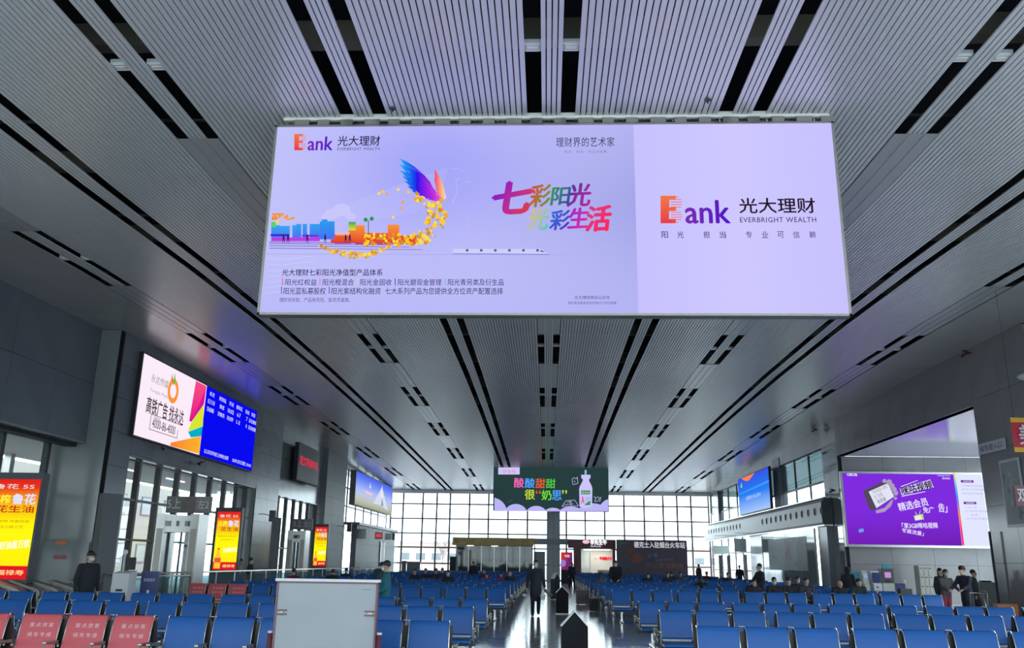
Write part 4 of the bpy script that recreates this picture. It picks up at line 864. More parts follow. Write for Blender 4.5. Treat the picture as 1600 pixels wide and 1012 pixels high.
# restaurant
x0, x1, z0, z1 = B(887, 842, 962, 857, 78); rt = thing('restaurant_front', 'dark red restaurant front with lit white sign and bright counter', 'restaurant', ((x0+x1)/2, 78, 0)); cx = (x0+x1)/2
MB().box(x0-cx, x1-cx, -.3, .1, z0, z1).build('fascia', M['dkred'], rt)
a0, a1, b0, b1 = B(896, 857, 908, 893, 78); MB().box(a0-cx, a1-cx, -.05, .3, 0, z0).build('pillar', M['dkred'], rt)
a0, a1, b0, b1 = B(957, 857, 962, 893, 78); MB().box(a0-cx, a1-cx, -.05, .3, 0, z0).build('pillar', M['dkred'], rt)
a0, a1, b0, b1 = B(908, 857, 957, 893, 78); i0, i1 = a0-cx, a1-cx
MB().box(i0-.4, i1+.4, 3, 3.1, 0, z0).build('rear_wall', M['cream'], rt); MB().box(i0-.4, i1+.4, .1, 3.1, z0-.06, z0).build('inner_ceiling', M['cream'], rt)
MB().box(i0+.3, i1-.1, .6, 2.4, z0-.12, z0-.07).build('ceiling_lamp', emis('shop_lamp', (1, .97, .88, 1), 5), rt)
MB().box(i0+.75, i0+.85, 1, 1.1, 0, z0-.06).box(i0, i0+.05, 1, 1.1, 0, z0).build('window_frame', M['steel'], rt); MB().box(i0, i0+.8, 1.04, 1.06, .0, z0-.06).build('window_pane', GLASS, rt)
MB().box(i0+1.5, i1, .9, 1.5, 0, 1.1).build('counter', M['wood'], rt); MB().box(i0+1.5, i1, .85, 1.55, 1.1, 1.16).build('counter_top', M['offw'], rt)
s = Sign(rt, (0, -.31, 0), (1, 0, 0), (0, 0, 1), (0, -1, 0), 'y')
PU = lambda px: onY(px, 850, 77.7).x-cx; PV = lambda py: onY(925, py, 77.7).z
def re(nm_, px0, py0, px1, py1, c): s.poly(nm_, [(PU((px0+px1)/2)+(PU(px1)-PU(px0))/2*math.cos(a), (PV(py0)+PV(py1))/2+(PV(py0)-PV(py1))/2*math.sin(a)) for a in [k*.6 for k in range(10)]], c, 1, False)
re('logo', 910, 843, 921.5, 849.5, C(250, 190, 215)); s.textm('lettering', '李先生牛', PU(922.5), PV(850.6), PU(948), PV(842.8), C(255, 255, 255), 2, .09); s.textm('lettering', 'Beef Noodle', PU(923), PV(854.2), PU(939), PV(851.6), C(235, 225, 255), 2, .03); s.done()
s = Sign(rt, (0, 2.95, 0), (1, 0, 0), (0, 0, 1), (0, -1, 0), 'y')
k_ = 81/78; PU2 = lambda px: onY(px, 870, 81).x-cx; PV2 = lambda py: onY(940, py, 81).z
s.textm('wall_lettering', '牛肉面大王', PU2(937), PV2(874.5), PU2(956), PV2(869.5), C(255, 30, 50), 2, .09); s.poly('wall_logo', [(PU2(928)+.0, PV2(872)), (PU2(931), PV2(874)), (PU2(934), PV2(872)), (PU2(931), PV2(869.8))], C(255, 210, 225), 1, False); s.done()
x0, x1, z0, z1 = B(876.5, 862, 894.5, 890, 77); t = thing('poster_light_box', 'small red and violet poster light box right of the far central column', 'light box', ((x0+x1)/2, 77, 0)); w_ = x1-x0
MB().box(-w_/2, w_/2, 0, .2, 0, z1).build('housing', M['black'], t); s = Sign(t, (0, -.01, 0), (1, 0, 0), (0, 0, 1), (0, -1, 0), 'y')
rectgrid(s, 'lit_poster', -w_/2+.04, z0, w_/2-.04, z1-.04, lambda a, b: ramp([C(214, 40, 40), C(190, 50, 60), C(90, 40, 110), C(130, 50, 90)], a*.6+b*.5), 4, 5)
s.textm('lettering', '牛肉面', -w_*.2, z0+(z1-z0)*.7, w_*.25, z0+(z1-z0)*.85, C(240, 200, 210), 2, .04); s.poly('artwork', [(-.3+.25*math.cos(a), z0+.55+.3*math.sin(a)) for a in [k*.6 for k in range(10)]], C(150, 120, 200), 1, False); s.done()
# fried chicken board
DYB = 72; x0, x1, z0, z1 = B(963, 842.5, 1075, 893, DYB); t = thing('printed_billboard', 'dark fried chicken shop hoarding with glowing white title, right of the restaurant', 'billboard', ((x0+x1)/2, DYB, 0)); w_ = x1-x0
MB().box(-w_/2, w_/2, 0, .3, 0, z1).build('board', mat('hoarding_print', (.06, .042, .07, 1), .4, noise=.2, scale=.7), t)
s = Sign(t, (0, -.005, 0), (1, 0, 0), (0, 0, 1), (0, -1, 0), 'y', PRINT); X = lambda f: -w_/2+w_*f; Z = lambda f: z1*(1-f)
zb = onY(1000, 893, DYB).z; Z = lambda f: z1+(zb-z1)*f
s.textm('title', '德克士入驻烟台火车站', X(.25), Z(.25), X(.97), Z(.06), C(196, 196, 204), 2, .03); s.textm('lettering', '德克士', X(.07), Z(.15), X(.18), Z(.09), C(140, 140, 150), 2)
s.poly('logo', [(X(.035)+.22*math.cos(a), Z(.12)+.22*math.sin(a)) for a in [k*.6 for k in range(11)]], C(60, 120, 90), 1, False)
s.textm('lettering', '开业敬请期待', X(.42), Z(.88), X(.93), Z(.70), C(140, 88, 62), 2, .02); s.textm('lettering', '小一哥…', X(.44), Z(.55), X(.62), Z(.42), C(150, 150, 190), 2, 0, 1, .1); s.textm('lettering', '就等你来啦', X(.56), Z(.66), X(.8), Z(.57), C(120, 120, 170), 2, 0, 1, .08); s.textm('lettering', '敬请期待', X(.14), Z(.86), X(.3), Z(.77), C(80, 76, 90), 2)
s.poly('chicken_picture', [(X(a), Z(b)) for a, b in ((.09, .55), (.13, .49), (.16, .42), (.14, .3), (.17, .22), (.22, .22), (.26, .32), (.24, .42), (.2, .48), (.14, .58), (.11, .6))], C(125, 72, 52), 1, False)
s.poly('chicken_picture', [(X(a), Z(b)) for a, b in ((.2, .66), (.23, .5), (.27, .41), (.34, .46), (.38, .58), (.33, .7), (.24, .74))], C(140, 80, 62), 1, False); s.done({'title': GLOW})  # added glow on the title, since plain print stays dim against the windows
for i, (px0, px1, py0, lab) in enumerate(((628, 634, 876, 'narrow grey dispenser by the far left window'), (636, 656, 877, 'wide grey service desk by the far left window'), (703, 711, 869, 'tall black cabinet left of the ochre kiosk'))):
    Y = 77; a0, a1, b0, b1 = B(px0, py0, px1, 893, Y); t = thing(['dispenser', 'service_desk', 'black_cabinet'][i], lab, ['dispenser', 'desk', 'cabinet'][i], ((a0+a1)/2, Y, 0)); h = (a1-a0)/2
    MB().box(-h, h, 0, .5, 0, b1-.06).build('body', M['stone2'] if i < 2 else M['black'], t); MB().box(-h-.03, h+.03, -.03, .53, b1-.06, b1).build('top', M['frame2'], t)

# --- right side: mural glass, white hanging signs, kiosks, lockers
mg = thing('mural_glass', 'tall glass screen with an ink landscape and a red calligraphic character', 'glass screen', (15.0, 56.3, 0))
ya, yb = -6.0, 6.3
for k in range(4): y = ya+(yb-ya)*k/4; MB().box(-.02, .02, y+.02, y+(yb-ya)/4-.02, .3, 3.7).build('glass_panel', mat('mural_glass_body', (.16, .22, .22, 1), .08, 0, .7), mg)
MB().box(-.04, .04, ya, yb, 3.7, 3.78).box(-.04, .04, ya, yb, 0, .3).build('frame', M['steel'], mg)
for y in (ya, yb): MB().box(-.05, .05, y-.05, y+.05, 0, 3.78).build('post', M['stone2'], mg)
s = LSign(mg, (14.97, 56.3, 0), (0, -1, 0), (0, 0, 1), (-1, 0, 0), 'x', PRINT)
Rm = lambda x, y: (1080+x/5.333, 850+y/5.333)
rectgrid(s, 'ink_picture', -4.6, 1.45, 4.4, 3.4, lambda a, b: mix(C(126, 138, 142), C(86, 110, 122), b), 3, 3)
for pts, c, L in ((((-4.5, 1.9), (-3.6, 2.5), (-2.6, 2.3), (-1.6, 1.8), (-4.4, 1.75)), C(60, 78, 76), 1.4), (((2.2, 1.5), (2.3, 3.1), (3.2, 3.3), (4.2, 2.9), (4.3, 1.5)), C(78, 74, 80), 1.4), (((1.2, 1.75), (2.6, 2.05), (2.3, 1.8)), C(50, 60, 60), 1.6)): s.poly('ink_strokes', pts, c, L, False)
s.textm('lettering', '和', -.5, 2.0, .9, 3.3, C(150, 60, 66), 2, .01); s.done()
for i, (px0, px1, py0, py1, Y, lab) in enumerate(((1114, 1140, 852, 865, 71, 'wide white hanging sign over the exit doors, left one'), (1147, 1167, 841, 862, 65, 'square white hanging sign over the exit doors, right one'))):
    a0, a1, b0, b1 = B(px0, py0, px1, py1, Y); t = thing('exit_sign', lab, 'sign', ((a0+a1)/2, Y, b0)); h = (a1-a0)/2; MB().box(-h, h, 0, .12, 0, b1-b0).build('panel', mat('white_sign_panel', (.66, .75, .70, 1), .4), t)  # even pale panel colour, without emission
    for x in (-h*.7, h*.7): MB().tube([(x, .06, b1-b0), (x, .06, 3.98-b0), (14.85-(a0+a1)/2, .06, 3.98-b0)], .02, 6).build('hanger', M['steel'], t)
for i, (px0, px1, py0, Y, mt_) in enumerate(((1124, 1129, 867, 72, 'frame'), (1137, 1142, 867, 72, 'frame'), (1163, 1168, 866, 70, 'frame'))):
    a0, a1, b0, b1 = B(px0, py0, px1, 905, Y); t = thing('door_post', 'dark exit door post, %s of three under the white signs' % ords[i], 'post', ((a0+a1)/2, Y, 0)); MB().box(-.13, .13, 0, .2, 0, b1).build('shaft', M[mt_], t); MB().box(-.16, .16, -.03, .23, 0, .1).build('foot', M['steel'], t)
def rkiosk(name, label, px0, px1, ytop, Y, body, kind):
    a0, a1, b0, b1 = B(px0, ytop, px1, 930, Y); w_ = a1-a0; t = thing(name, label, 'machine', ((a0+a1)/2, Y, 0)); h = w_/2
    mb = MB(); mb.prof([(0, 0), (.55, 0), (.55, b1), (.3, b1), (.12, b1*.62), (0, b1*.58)], -h, h, 'x'); o = mb.build('body', body, t); fixn(o.data)
    if kind == 'a': MB().box(-h*.7, h*.7, .13, .17, b1*.76, b1*.9).build('screen', emis('kiosk_blue', C(150, 180, 230), .8), t)
    elif kind == 'b': MB().box(-h*.9, h*.9, .1, .2, b1*.64, b1*.96).build('screen', M['navy'], t); MB().box(-h*.5, h*.1, -.01, 0, b1*.5, b1*.53).build('slot', M['black'], t)
    else: MB().box(-h, h, .0, .1, b1*.6, b1).build('hood', M['dgrey'], t); MB().box(-h*.55, h*.55, -.02, .0, b1*.74, b1*.9).build('screen', emis('kiosk_pink', C(200, 150, 215), .9), t); MB().box(-h*.5, h*.5, -.02, .0, b1*.62, b1*.68).build('keypad', M['black'], t)
    return t, b1
rkiosk('ticket_machine', 'slim grey ticket machine with a lit pale screen in the right alcove', 1349, 1361, 891, 44, M['locker'], 'a')
rkiosk('ticket_machine', 'white ticket machine with a dark sloping screen in the right alcove', 1363.5, 1380, 892, 44, M['white'], 'b')
tk, hb_ = rkiosk('ticket_machine', 'large grey machine with a pink screen and blue topper in the right alcove', 1377.5, 1399, 888, 44.6, M['locker'], 'c'); MB().box(-.18, .18, .1, .2, hb_, hb_+.22).build('topper', M['teal'], tk)
a0, a1, b0, b1 = B(1330, 893, 1344, 925, 45.5); t = thing('teal_board', 'rounded teal board leaning behind the slim ticket machine', 'board', ((a0+a1)/2, 45.6, 0)); mb = MB(); mb.prof([(-.3, 0), (.3, 0), (.3, b1-.15), (.2, b1), (-.2, b1), (-.3, b1-.15)], 0, .06, 'y'); mb.build('board', M['teal'], t)
a0, a1, b0, b1 = B(1401, 911, 1415, 930, 44.8); t = thing('notice_stand', 'low navy notice with a white emblem beside the large machine', 'sign', ((a0+a1)/2, 44.8, 0)); MB().box(-.24, .24, 0, .05, 0, b1).build('board', M['navy'], t); MB().ell((.02, -.01, b1*.65), (.1, .015, .1)).build('emblem', M['white'], t)
# locker bank: 3 x 4 doors
a0, a1, b0, b1 = B(1434.5, 883.5, 1462, 930, 44.4); t = thing('locker_bank', 'beige bank of twelve parcel lockers against the alcove wall', 'lockers', ((a0+a1)/2, 44.4, 0)); w_ = a1-a0
MB().box(-w_/2, w_/2, 0, .55, 0, b1).build('carcass', M['locker'], t)
for i in range(3):
    for j in range(4):
        xa = -w_/2+.02+i*(w_-.04)/3; za = .06+j*(b1-.1)/4; d = MB().box(xa+.012, xa+(w_-.04)/3-.012, -.02, 0, za+.012, za+(b1-.1)/4-.012).build('door', M['locker'], t); MB().box(xa+(w_-.04)/6-.04, xa+(w_-.04)/6+.04, -.03, -.02, za+(b1-.1)/4-.1, za+(b1-.1)/4-.06).build('handle', M['black'], d)
# black post and barrier
a0 = onY(1553, 900, 31); t = thing('black_post', 'thin black upright post at the right end of the alcove opening', 'post', (15.2, 31.0, 0)); MB().box(-.03, .03, -.03, .03, 0, 2.95).build('shaft', M['black'], t); MB().box(-.12, .12, -.12, .12, 0, .02).build('base', M['black'], t)
a0, a1, b0, b1 = B(1533, 909, 1562, 948, 33); t = thing('low_counter', 'low grey counter with a dark slot beside the black post', 'counter', ((a0+a1)/2, 33, 0)); MB().box(-.35, .35, 0, .4, 0, b1).build('body', M['stone2'], t); MB().box(-.2, .15, .1, .3, b1, b1+.05).build('tray', M['black'], t)
# framed picture and signs on the right pier
t = thing('framed_picture', 'tall white-framed ink picture on the right pier beside the purple advert', 'picture', (15.33, 29.4, 3.1))
s = LSign(t, (15.33, 29.4, 3.1), (0, -1, 0), (0, 0, 1), (-1, 0, 0), 'x', PRINT)
MB().box(.006, .04, -.62, .62, -.05, 2.15).build('frame', M['white'], t); rectgrid(s, 'ink_picture', -.55, .03, .55, 2.06, lambda a, b: C(150, 156, 156), 1, 1)
rr = random.Random(3)
for k in range(12): a, b = rr.uniform(-.45, .3), rr.uniform(.15, 1.7); s.poly('ink_strokes', [(a, b), (a+rr.uniform(.1, .3), b+rr.uniform(-.1, .3)), (a+rr.uniform(-.05, .2), b+rr.uniform(.2, .4))], C(*(rr.choice(((80, 86, 88), (110, 118, 120), (180, 180, 190))))), 1+.2*k, False)
s.done()
t = thing('paper_notice', 'white paper strip with purple characters on the right pier above the picture', 'notice', (15.34, 30.4, 5.6)); MB().box(0, .02, -.95, .9, 0, .38).build('sheet', M['white'], t)
s = LSign(t, (15.33, 30.4, 5.6), (0, -1, 0), (0, 0, 1), (-1, 0, 0), 'x', PRINT); s.textm('lettering', '候车室入口', -.75, .08, .75, .3, C(90, 60, 120), 1); s.done()
t = thing('hanging_banner', 'red cloth banner with yellow borders and white character at the right picture edge', 'banner', (13.35, 23.6, 4.75))
a = onY(1578, 652, 23.6); b = onY(1586, 706, 23.6); t.location = (a.x, 23.6, b.z); H_ = a.z-b.z
mb = MB(); n = 6
for k in range(n): mb.face([(2.2*k/n, .03*math.sin(k*1.1), 0), (2.2*(k+1)/n, .03*math.sin((k+1)*1.1), 0), (2.2*(k+1)/n, .03*math.sin((k+1)*1.1), H_), (2.2*k/n, .03*math.sin(k*1.1), H_)])
mb.build('cloth', mat('banner_red', (.42, .02, .04, 1), .7), t)
for z in (0, H_-.13):
    mb = MB()
    for k in range(n): mb.face([(2.2*k/n, .03*math.sin(k*1.1)-.006, z), (2.2*(k+1)/n, .03*math.sin((k+1)*1.1)-.006, z), (2.2*(k+1)/n, .03*math.sin((k+1)*1.1)-.006, z+.13), (2.2*k/n, .03*math.sin(k*1.1)-.006, z+.13)])
    mb.build('border', mat('banner_yellow', (.6, .33, .03, 1), .7), t)
s = Sign(t, (0, -.02, 0), (1, 0, 0), (0, 0, 1), (0, -1, 0), 'y', PRINT); s.textm('lettering', '美好', .16, .2, 1.2, H_-.2, C(190, 185, 195), 3, .03); s.done()
for x in (.1, 2.1): MB().tube([(x, 0, H_), (x, 0, 9.3-b.z)], .005, 5).build('cord', M['dgrey'], t)
t = thing('hanging_sign', 'small dark red sign with white figures at the right edge below the banner', 'sign', (0, 25.5, 0)); a = onY(1584, 758, 25.5); b = onY(1600, 790, 25.5); t.location = (a.x, 25.5, b.z)
MB().box(0, 1.2, 0, .08, 0, a.z-b.z).build('panel', M['dkred'], t); s = Sign(t, (0, -.01, 0), (1, 0, 0), (0, 0, 1), (0, -1, 0), 'y', PRINT); s.textm('lettering', '双人', .06, .12, .6, .5, C(190, 180, 190), 2, .03); s.done()
MB().tube([(.6, .04, a.z-b.z), (.6, .04, 4.75-b.z), (1.8, .04, 4.75-b.z)], .008, 6).build('hanger', M['dgrey'], t)
t = thing('ceiling_sensor', 'flat white rounded sensor unit on the right wall near the picture edge', 'sensor', (15.1, 27.0, 7.55)); MB().ell((0, 0, 0), (.35, .3, .12), 14, 8).build('body', M['white'], t); MB().box(.1, .4, -.05, .05, -.04, .04).build('bracket', M['dgrey'], t)
# security cameras
def seccam(label, p, rz, redb=False):
    t = thing('security_camera', label, 'camera', p, rz); MB().tube([(0, 0, 0), (.15, 0, 0)], .05, 10).build('mount', M['dgrey'], t); MB().tube([(.15, 0, 0), (.2, -.25, -.06)], [.06, .055], 10).build('camera_body', M['dkred'] if redb else M['dgrey'], t); MB().tube([(.2, -.25, -.06), (.203, -.28, -.065)], .045, 10).build('lens', M['lens'], t)
    MB().box(.1, .3, -.02, .02, .05, .09).build('cover', M['black'], t)
a = onX(1517, 551, 15.2); seccam('red and black bullet camera high on the right pier', (15.2, a.y, a.z), R(180), True)
a = onX(1277, 671, 15.2); seccam('small dark camera high on the right wall above the white fascia', (15.2, a.y, a.z), R(180))
a = onX(256, 700, -15.0); seccam('grey dome camera just below the wide wall screen', (-15.1, a.y, a.z), 0)
a = onX(312, 724, -15.0); seccam('small grey camera under the blue half of the wall screen', (-15.1, a.y, a.z), 0)
a = onX(1305, 766, 15.3); seccam('small dark camera left of the purple advert', (15.3, a.y, a.z), R(180))
a = onY(627, 807, 84); seccam('twin lamp camera at the left end of the end window', (a.x, 84, a.z), 0)

# ------------------------------------------------------------------ whiteboard in the foreground
t = thing('mobile_board', 'back of a grey mobile notice board with dark maroon edges standing among the front seats', 'board', (-2.6, 10.5, 0))
MB().box(-.60, .57, 0, .05, .3, 1.445).build('panel', M['board'], t); MB().box(-.64, .61, -.02, .07, 1.445, 1.475).build('top_rail', M['white'], t)
MB().box(-.62, .59, -.015, .065, 1.425, 1.445).box(-.62, -.60, -.015, .065, .3, 1.43).box(.57, .59, -.015, .065, .3, 1.43).build('edge_frame', M['maroon'], t)
for x in (-.60, .45): MB().box(x, x+.12, -.03, 0, 1.065, 1.08).box(x, x+.12, -.03, 0, 1.11, 1.125).build('hinge_clip', M['maroon'], t); 
for x in (-.57, .49): MB().box(x, x+.05, -.02, 0, 1.087, 1.103).build('clip_plate', M['alu'], t)
for x in (-.66, .63): MB().tube([(x, .02, .05), (x, .02, .86)], .03, 10).build('support_tube', M['maroon'], t); MB().tube([(x, .02, .86), (x, .02, .885)], .032, 10).build('tube_cap', M['white'], t)
for x in (-.66, .63): MB().box(x-.03, x+.03, -.35, .35, .0, .05).build('foot', M['maroon'], t)
MB().box(.40, .51, -.004, 0, 1.36, 1.364).build('scratch', M['dgrey'], t); MB().ell((-.12, -.001, .62), (.03, .002, .02), 8, 5).build('stain', M['brown'], t)

# ------------------------------------------------------------------ house-shaped floor signs in the aisle
def housesign(label, x, y, w_, h, sh, rz, thick=.22):
    t = thing('floor_sign', label, 'sign', (x, y, 0), rz, 'house-shaped floor signs along the aisle')
    mb = MB(); mb.prof([(-w_/2, .03), (w_/2, .03), (w_/2, h-sh), (0, h), (-w_/2, h-sh)], 0, thick, 'y'); mb.build('panel', mat('sign_black', (.008, .009, .012, 1), .6, 0, .15), t)
    e = .012
    mb = MB()
    for sx in (-1, 1): mb.mesh([(sx*(w_/2+e), -.01, h-sh), (0, -.01, h+e*1.5), (0, thick+.01, h+e*1.5), (sx*(w_/2+e), thick+.01, h-sh), (sx*(w_/2), -.01, h-sh-e), (0, -.01, h), (0, thick+.01, h), (sx*(w_/2), thick+.01, h-sh-e)], [(0, 1, 2, 3), (4, 5, 1, 0), (7, 6, 2, 3), (0, 3, 7, 4)])
    mb.build('roof_trim', M['offw'], t); MB().box(-w_/2-e, w_/2+e, -.01, thick+.01, 0, .03).build('base_plate', M['offw'], t)
    MB().box(-w_/2-.004, -w_/2, .0, thick, .03, h-sh).build('side_panel', M['dgrey'], t)
housesign('nearest black house-shaped floor sign in the aisle', .42, 14.4, .42, .95, .215, R(2))
housesign('middle black house-shaped floor sign in the aisle', .48, 31.0, .43, .91, .20, 0)
housesign('farthest black house-shaped floor sign, turned sideways in the aisle', .42, 43.0, .42, 1.22, .26, R(48))

# ------------------------------------------------------------------ benches
PW, PITCH_X = .525, .63
def padprof():   # side profile (y, z), front unit facing -y; back cushion
    f = [(-.175, .47), (-.165, .52), (-.135, .62), (-.10, .75), (-.065, .87), (-.045, .915), (-.03, .93), (-.012, .925), (-.01, .905), (-.03, .85), (-.065, .73), (-.10, .6), (-.125, .52), (-.13, .47)]
    return f
def seatprof(): return [(-.62, .37), (-.635, .40), (-.615, .43), (-.56, .445), (-.4, .43), (-.24, .42), (-.15, .45), (-.13, .43), (-.2, .385), (-.4, .39), (-.58, .39)]
def padmesh(pr, x0, x1, sg):
    mb = MB(); n = len(pr); e = .02; xs = [(x0, .82), (x0+e*.5, .95), (x0+e*1.5, 1), (x1-e*1.5, 1), (x1-e*.5, .95), (x1, .82)]
    cy = sum(p[0] for p in pr)/n; czz = sum(p[1] for p in pr)/n; vs = []
    for x, sc in xs:
        k = 1-(1-sc)*.22
        vs += [(x, sg*(cy+(a-cy)*k), czz+(b-czz)*k) for a, b in pr]
    fs = []
    for i in range(len(xs)-1):
        for k in range(n):
            q = (i*n+k, i*n+(k+1) % n, (i+1)*n+(k+1) % n, (i+1)*n+k); fs.append(q if sg > 0 else q[::-1])
    fs += [tuple(range(n))[::-1], tuple((len(xs)-1)*n+k for k in range(n))]
    mb.mesh(vs, fs, True); return mb
def framepts(x, sg): return [(x, sg*-.02, .935), (x, sg*-.05, .90), (x, sg*-.10, .72), (x, sg*-.15, .50), (x, sg*-.19, .41), (x, sg*-.55, .385)]
def armpts(x, sg): return [(x, sg*-.14, .54), (x, sg*-.17, .585), (x, sg*-.46, .60), (x, sg*-.50, .57), (x, sg*-.49, .40)]
bxs = [.0225, .6525, 1.2825]; fxs = [-.03, .60, 1.23, 1.86]
for_m = {}
def bench_meshes(textred):
    d = {}
    for sg in (1, -1):
        b = padmesh(padprof(), 0, PW, sg); d['back', sg] = b; d['seat', sg] = padmesh(seatprof(), 0, PW, sg)
    return d
BM = bench_meshes(False)
meB = {k: {c: v.me('pad', [M[c]]) for c in ('blue', 'red')} for k, v in BM.items()}
for d in meB.values():
    for m_ in d.values(): fixn(m_)
def barm(end=0):
    mb = MB()
    for sg in (1, -1):
        if end: mb.tube(framepts(end*.047, sg), .009, 5); continue
        a = framepts(-.047, sg); b = framepts(.047, sg); a = a[::-1]; a[-1] = (-.036, a[-1][1], a[-1][2]); b[0] = (.036, b[0][1], b[0][2]); mb.tube(a+b, .009, 5)
    return mb
ME_FR = [barm(1).me('side_frame', [M['chrome']]), barm().me('side_frame', [M['chrome']]), barm(-1).me('side_frame', [M['chrome']])]; FRI = [0, 1, 1, 2]
mb = MB()
for sg in (1, -1): mb.tube(armpts(0, sg), .017, 6); mb.box(-.024, .024, sg*-.48, sg*-.18, .595, .615)
ME_ARM = mb.me('armrest', [M['alu']])
ME_PLATE = MB().box(-.02, 1.85, -.012, .012, .47, .87).me('rear_plate', [mat('plate_dark', (.035, .032, .032, 1), .5, .3)])  # dark plate added between the cushions so the seat gaps read dark
ME_BEAM = MB().box(-.05, 1.88, -.30, -.22, .31, .37).box(-.05, 1.88, .22, .30, .31, .37).me('beam', [M['dgrey']])
mb = MB(); mb.box(-.03, .03, -.5, .5, .02, .06); mb.box(-.025, .025, -.04, .04, .06, .33); mb.box(-.02, .02, -.3, .3, .28, .32); mb.ell((0, -.5, .03), (.035, .05, .03), 8, 5); mb.ell((0, .5, .03), (.035, .05, .03), 8, 5)
ME_LEG = mb.me('leg', [M['chrome']])
mb = MB(); mb.box(.02, PW-.02, -.19, -.14, .44, .475); ME_X1 = mb.me('cross_plate', [M['alu']])
# text for the priority seats, laid on the slope of the back cushion
def redtext():
    mb = MB()
    for s_, zc_ in (('重点旅客', .80), ('候车专座', .68)):
        vs, fs = textpoly(s_, 0, 1.35); P = []
        for a, b in vs:
            z = zc_+(b-.5)*.055; y = -.135+(z-.62)*(.035/.13) if z < .75 else -.10+(z-.75)*(.035/.12); P.append((.12+a*.33, y-.004, z))
        mb.mesh(P, fs)
    return mb.me('lettering', [mat('seat_print', (.75, .55, .55, 1), .5)])
ME_TXT = redtext()
# joined light-weight mesh for distant benches
def farmesh(col):
    mb = MB()
    def add(src, dx, mi):
        mb.cur = mi; mb.mesh([(x+dx, y, z) for x, y, z in src.v], src.f, True)
    for bx in bxs:
        for k, v in BM.items(): add(v, bx, 0)
    for fx, e in zip(fxs, (1, 0, 0, -1)): add(barm(e), fx, 1)
    mb.cur = 3; mb.box(-.02, 1.85, -.012, .012, .47, .87)
    mb.cur = 2
    for fx in fxs:
        for sg in (1, -1): mb.box(fx-.02, fx+.02, sg*-.49, sg*-.17, .585, .61); mb.box(fx-.013, fx+.013, sg*-.50, sg*-.475, .4, .59)
    mb.box(-.05, 1.88, -.30, -.22, .31, .37); mb.box(-.05, 1.88, .22, .30, .31, .37)
    for x in (.3, 1.5): mb.box(x-.03, x+.03, -.5, .5, 0, .05); mb.box(x-.025, x+.025, -.04, .04, .05, .33)
    me = mb.me('bench', [M[col], M['chrome'], M['alu'], ME_PLATE.materials[0]]); fixn(me); return me
FAR = {}
def bench(x, y, col, label, full, grp):
    if not full:
        if col not in FAR: FAR[col] = farmesh(col)
        return tag(link('waiting_bench', FAR[col], None, None, (x, y, 0)), label, 'bench', grp)
    t = thing('waiting_bench', label, 'bench', (x, y, 0), 0, grp)
    for bx in bxs:
        for sg in (1, -1):
            o = link('backrest', meB['back', sg][col], None, t, (bx, 0, 0)); link('seat', meB['seat', sg][col], None, t, (bx, 0, 0)); o2 = link('cross_plate', ME_X1, None, t, (bx, 0, 0)); 
            if sg < 0: o2.scale.y = -1
            if col == 'red' and sg > 0: link('lettering', ME_TXT, None, o)
    for fx, fi in zip(fxs, FRI): link('side_frame', ME_FR[fi], None, t, (fx, 0, 0))
    for fx in fxs: link('armrest', ME_ARM, None, t, (fx, 0, 0))
    link('beam', ME_BEAM, None, t); link('rear_plate', ME_PLATE, None, t)
    for x_ in (.3, 1.5): link('leg', ME_LEG, None, t, (x_, 0, 0))
    return t
ROWS = [11.9, 15.75, 19.3, 27.3, 30.8, 34.4, 37.9, 41.4]+[44.9+3.45*k for k in range(10)]
for r, y in enumerate(ROWS):
    n = 6 if r < 3 else 5
    for side in (-1, 1):
        for k in range(n):
            x = 1.91+2*k if side > 0 else -1.29-1.83-2*k
            red = side < 0 and ((r == 0 and k in (2, 3)) or (r == 3 and k == 4)); col = 'red' if red else 'blue'
            if r > 13 and side > 0 and y > 71: 
                if x > 5.8: continue
            pos = ['next to the aisle', 'second from aisle', 'third from aisle', 'fourth from aisle', 'fifth from aisle', 'sixth from aisle'][k]
            lab = '%s waiting bench, %s, %s side, %s row' % ('red priority-seat' if red else 'blue', pos, 'right' if side > 0 else 'left', ords[r]+' from front' if r < 9 else (ords[17-r]+' from back' if r < 17 else 'last'))
            bench(x, y+(.1 if side < 0 and r == 0 else 0), col, lab, r < 6, 'red priority benches' if red else ('blue benches left of the aisle' if side < 0 else 'blue benches right of the aisle'))
# nested curved carts in the cross aisle at left
for k in range(6):
    p = onY(8+k*29.5, 912, 22.6+.4*k)
    t = thing('shell_cart', 'brown-grey curved cart nested in a row in the left cross aisle, %s from the left' % ords[k], 'cart', (p.x, 22.6+.4*k, 0), R(90), 'brown-grey curved carts in the left cross aisle')
    mb = MB(); pr = [(-.50, .62), (-.56, .70), (-.53, .80), (-.42, .86), (-.1, .95), (.3, 1.06), (.34, 1.04), (.0, .90), (-.36, .79), (-.44, .74), (-.42, .66)]
    mb.prof(pr, -.17, .17, 'x', False); o = mb.build('shell', mat('shell_brown_grey', (.24, .22, .20, 1), .35, .3), t); fixn(o.data)
    MB().tube([(-.15, .2, 0), (-.15, .2, 1.0)], .018, 6).tube([(.15, .2, 0), (.15, .2, 1.0)], .018, 6).build('rear_post', M['alu'], t)
    MB().tube([(0, -.46, 0), (0, -.46, .66)], .02, 6).build('front_post', M['chrome'], t); MB().box(-.16, .16, -.46, .22, .12, .16).build('deck', M['alu'], t)
    for sx, sy in ((-.13, -.4), (.13, -.4), (-.13, .2), (.13, .2)): MB().tube([(sx-.015, sy, .06), (sx+.015, sy, .06)], .058, 10).build('wheel', M['black'], t)

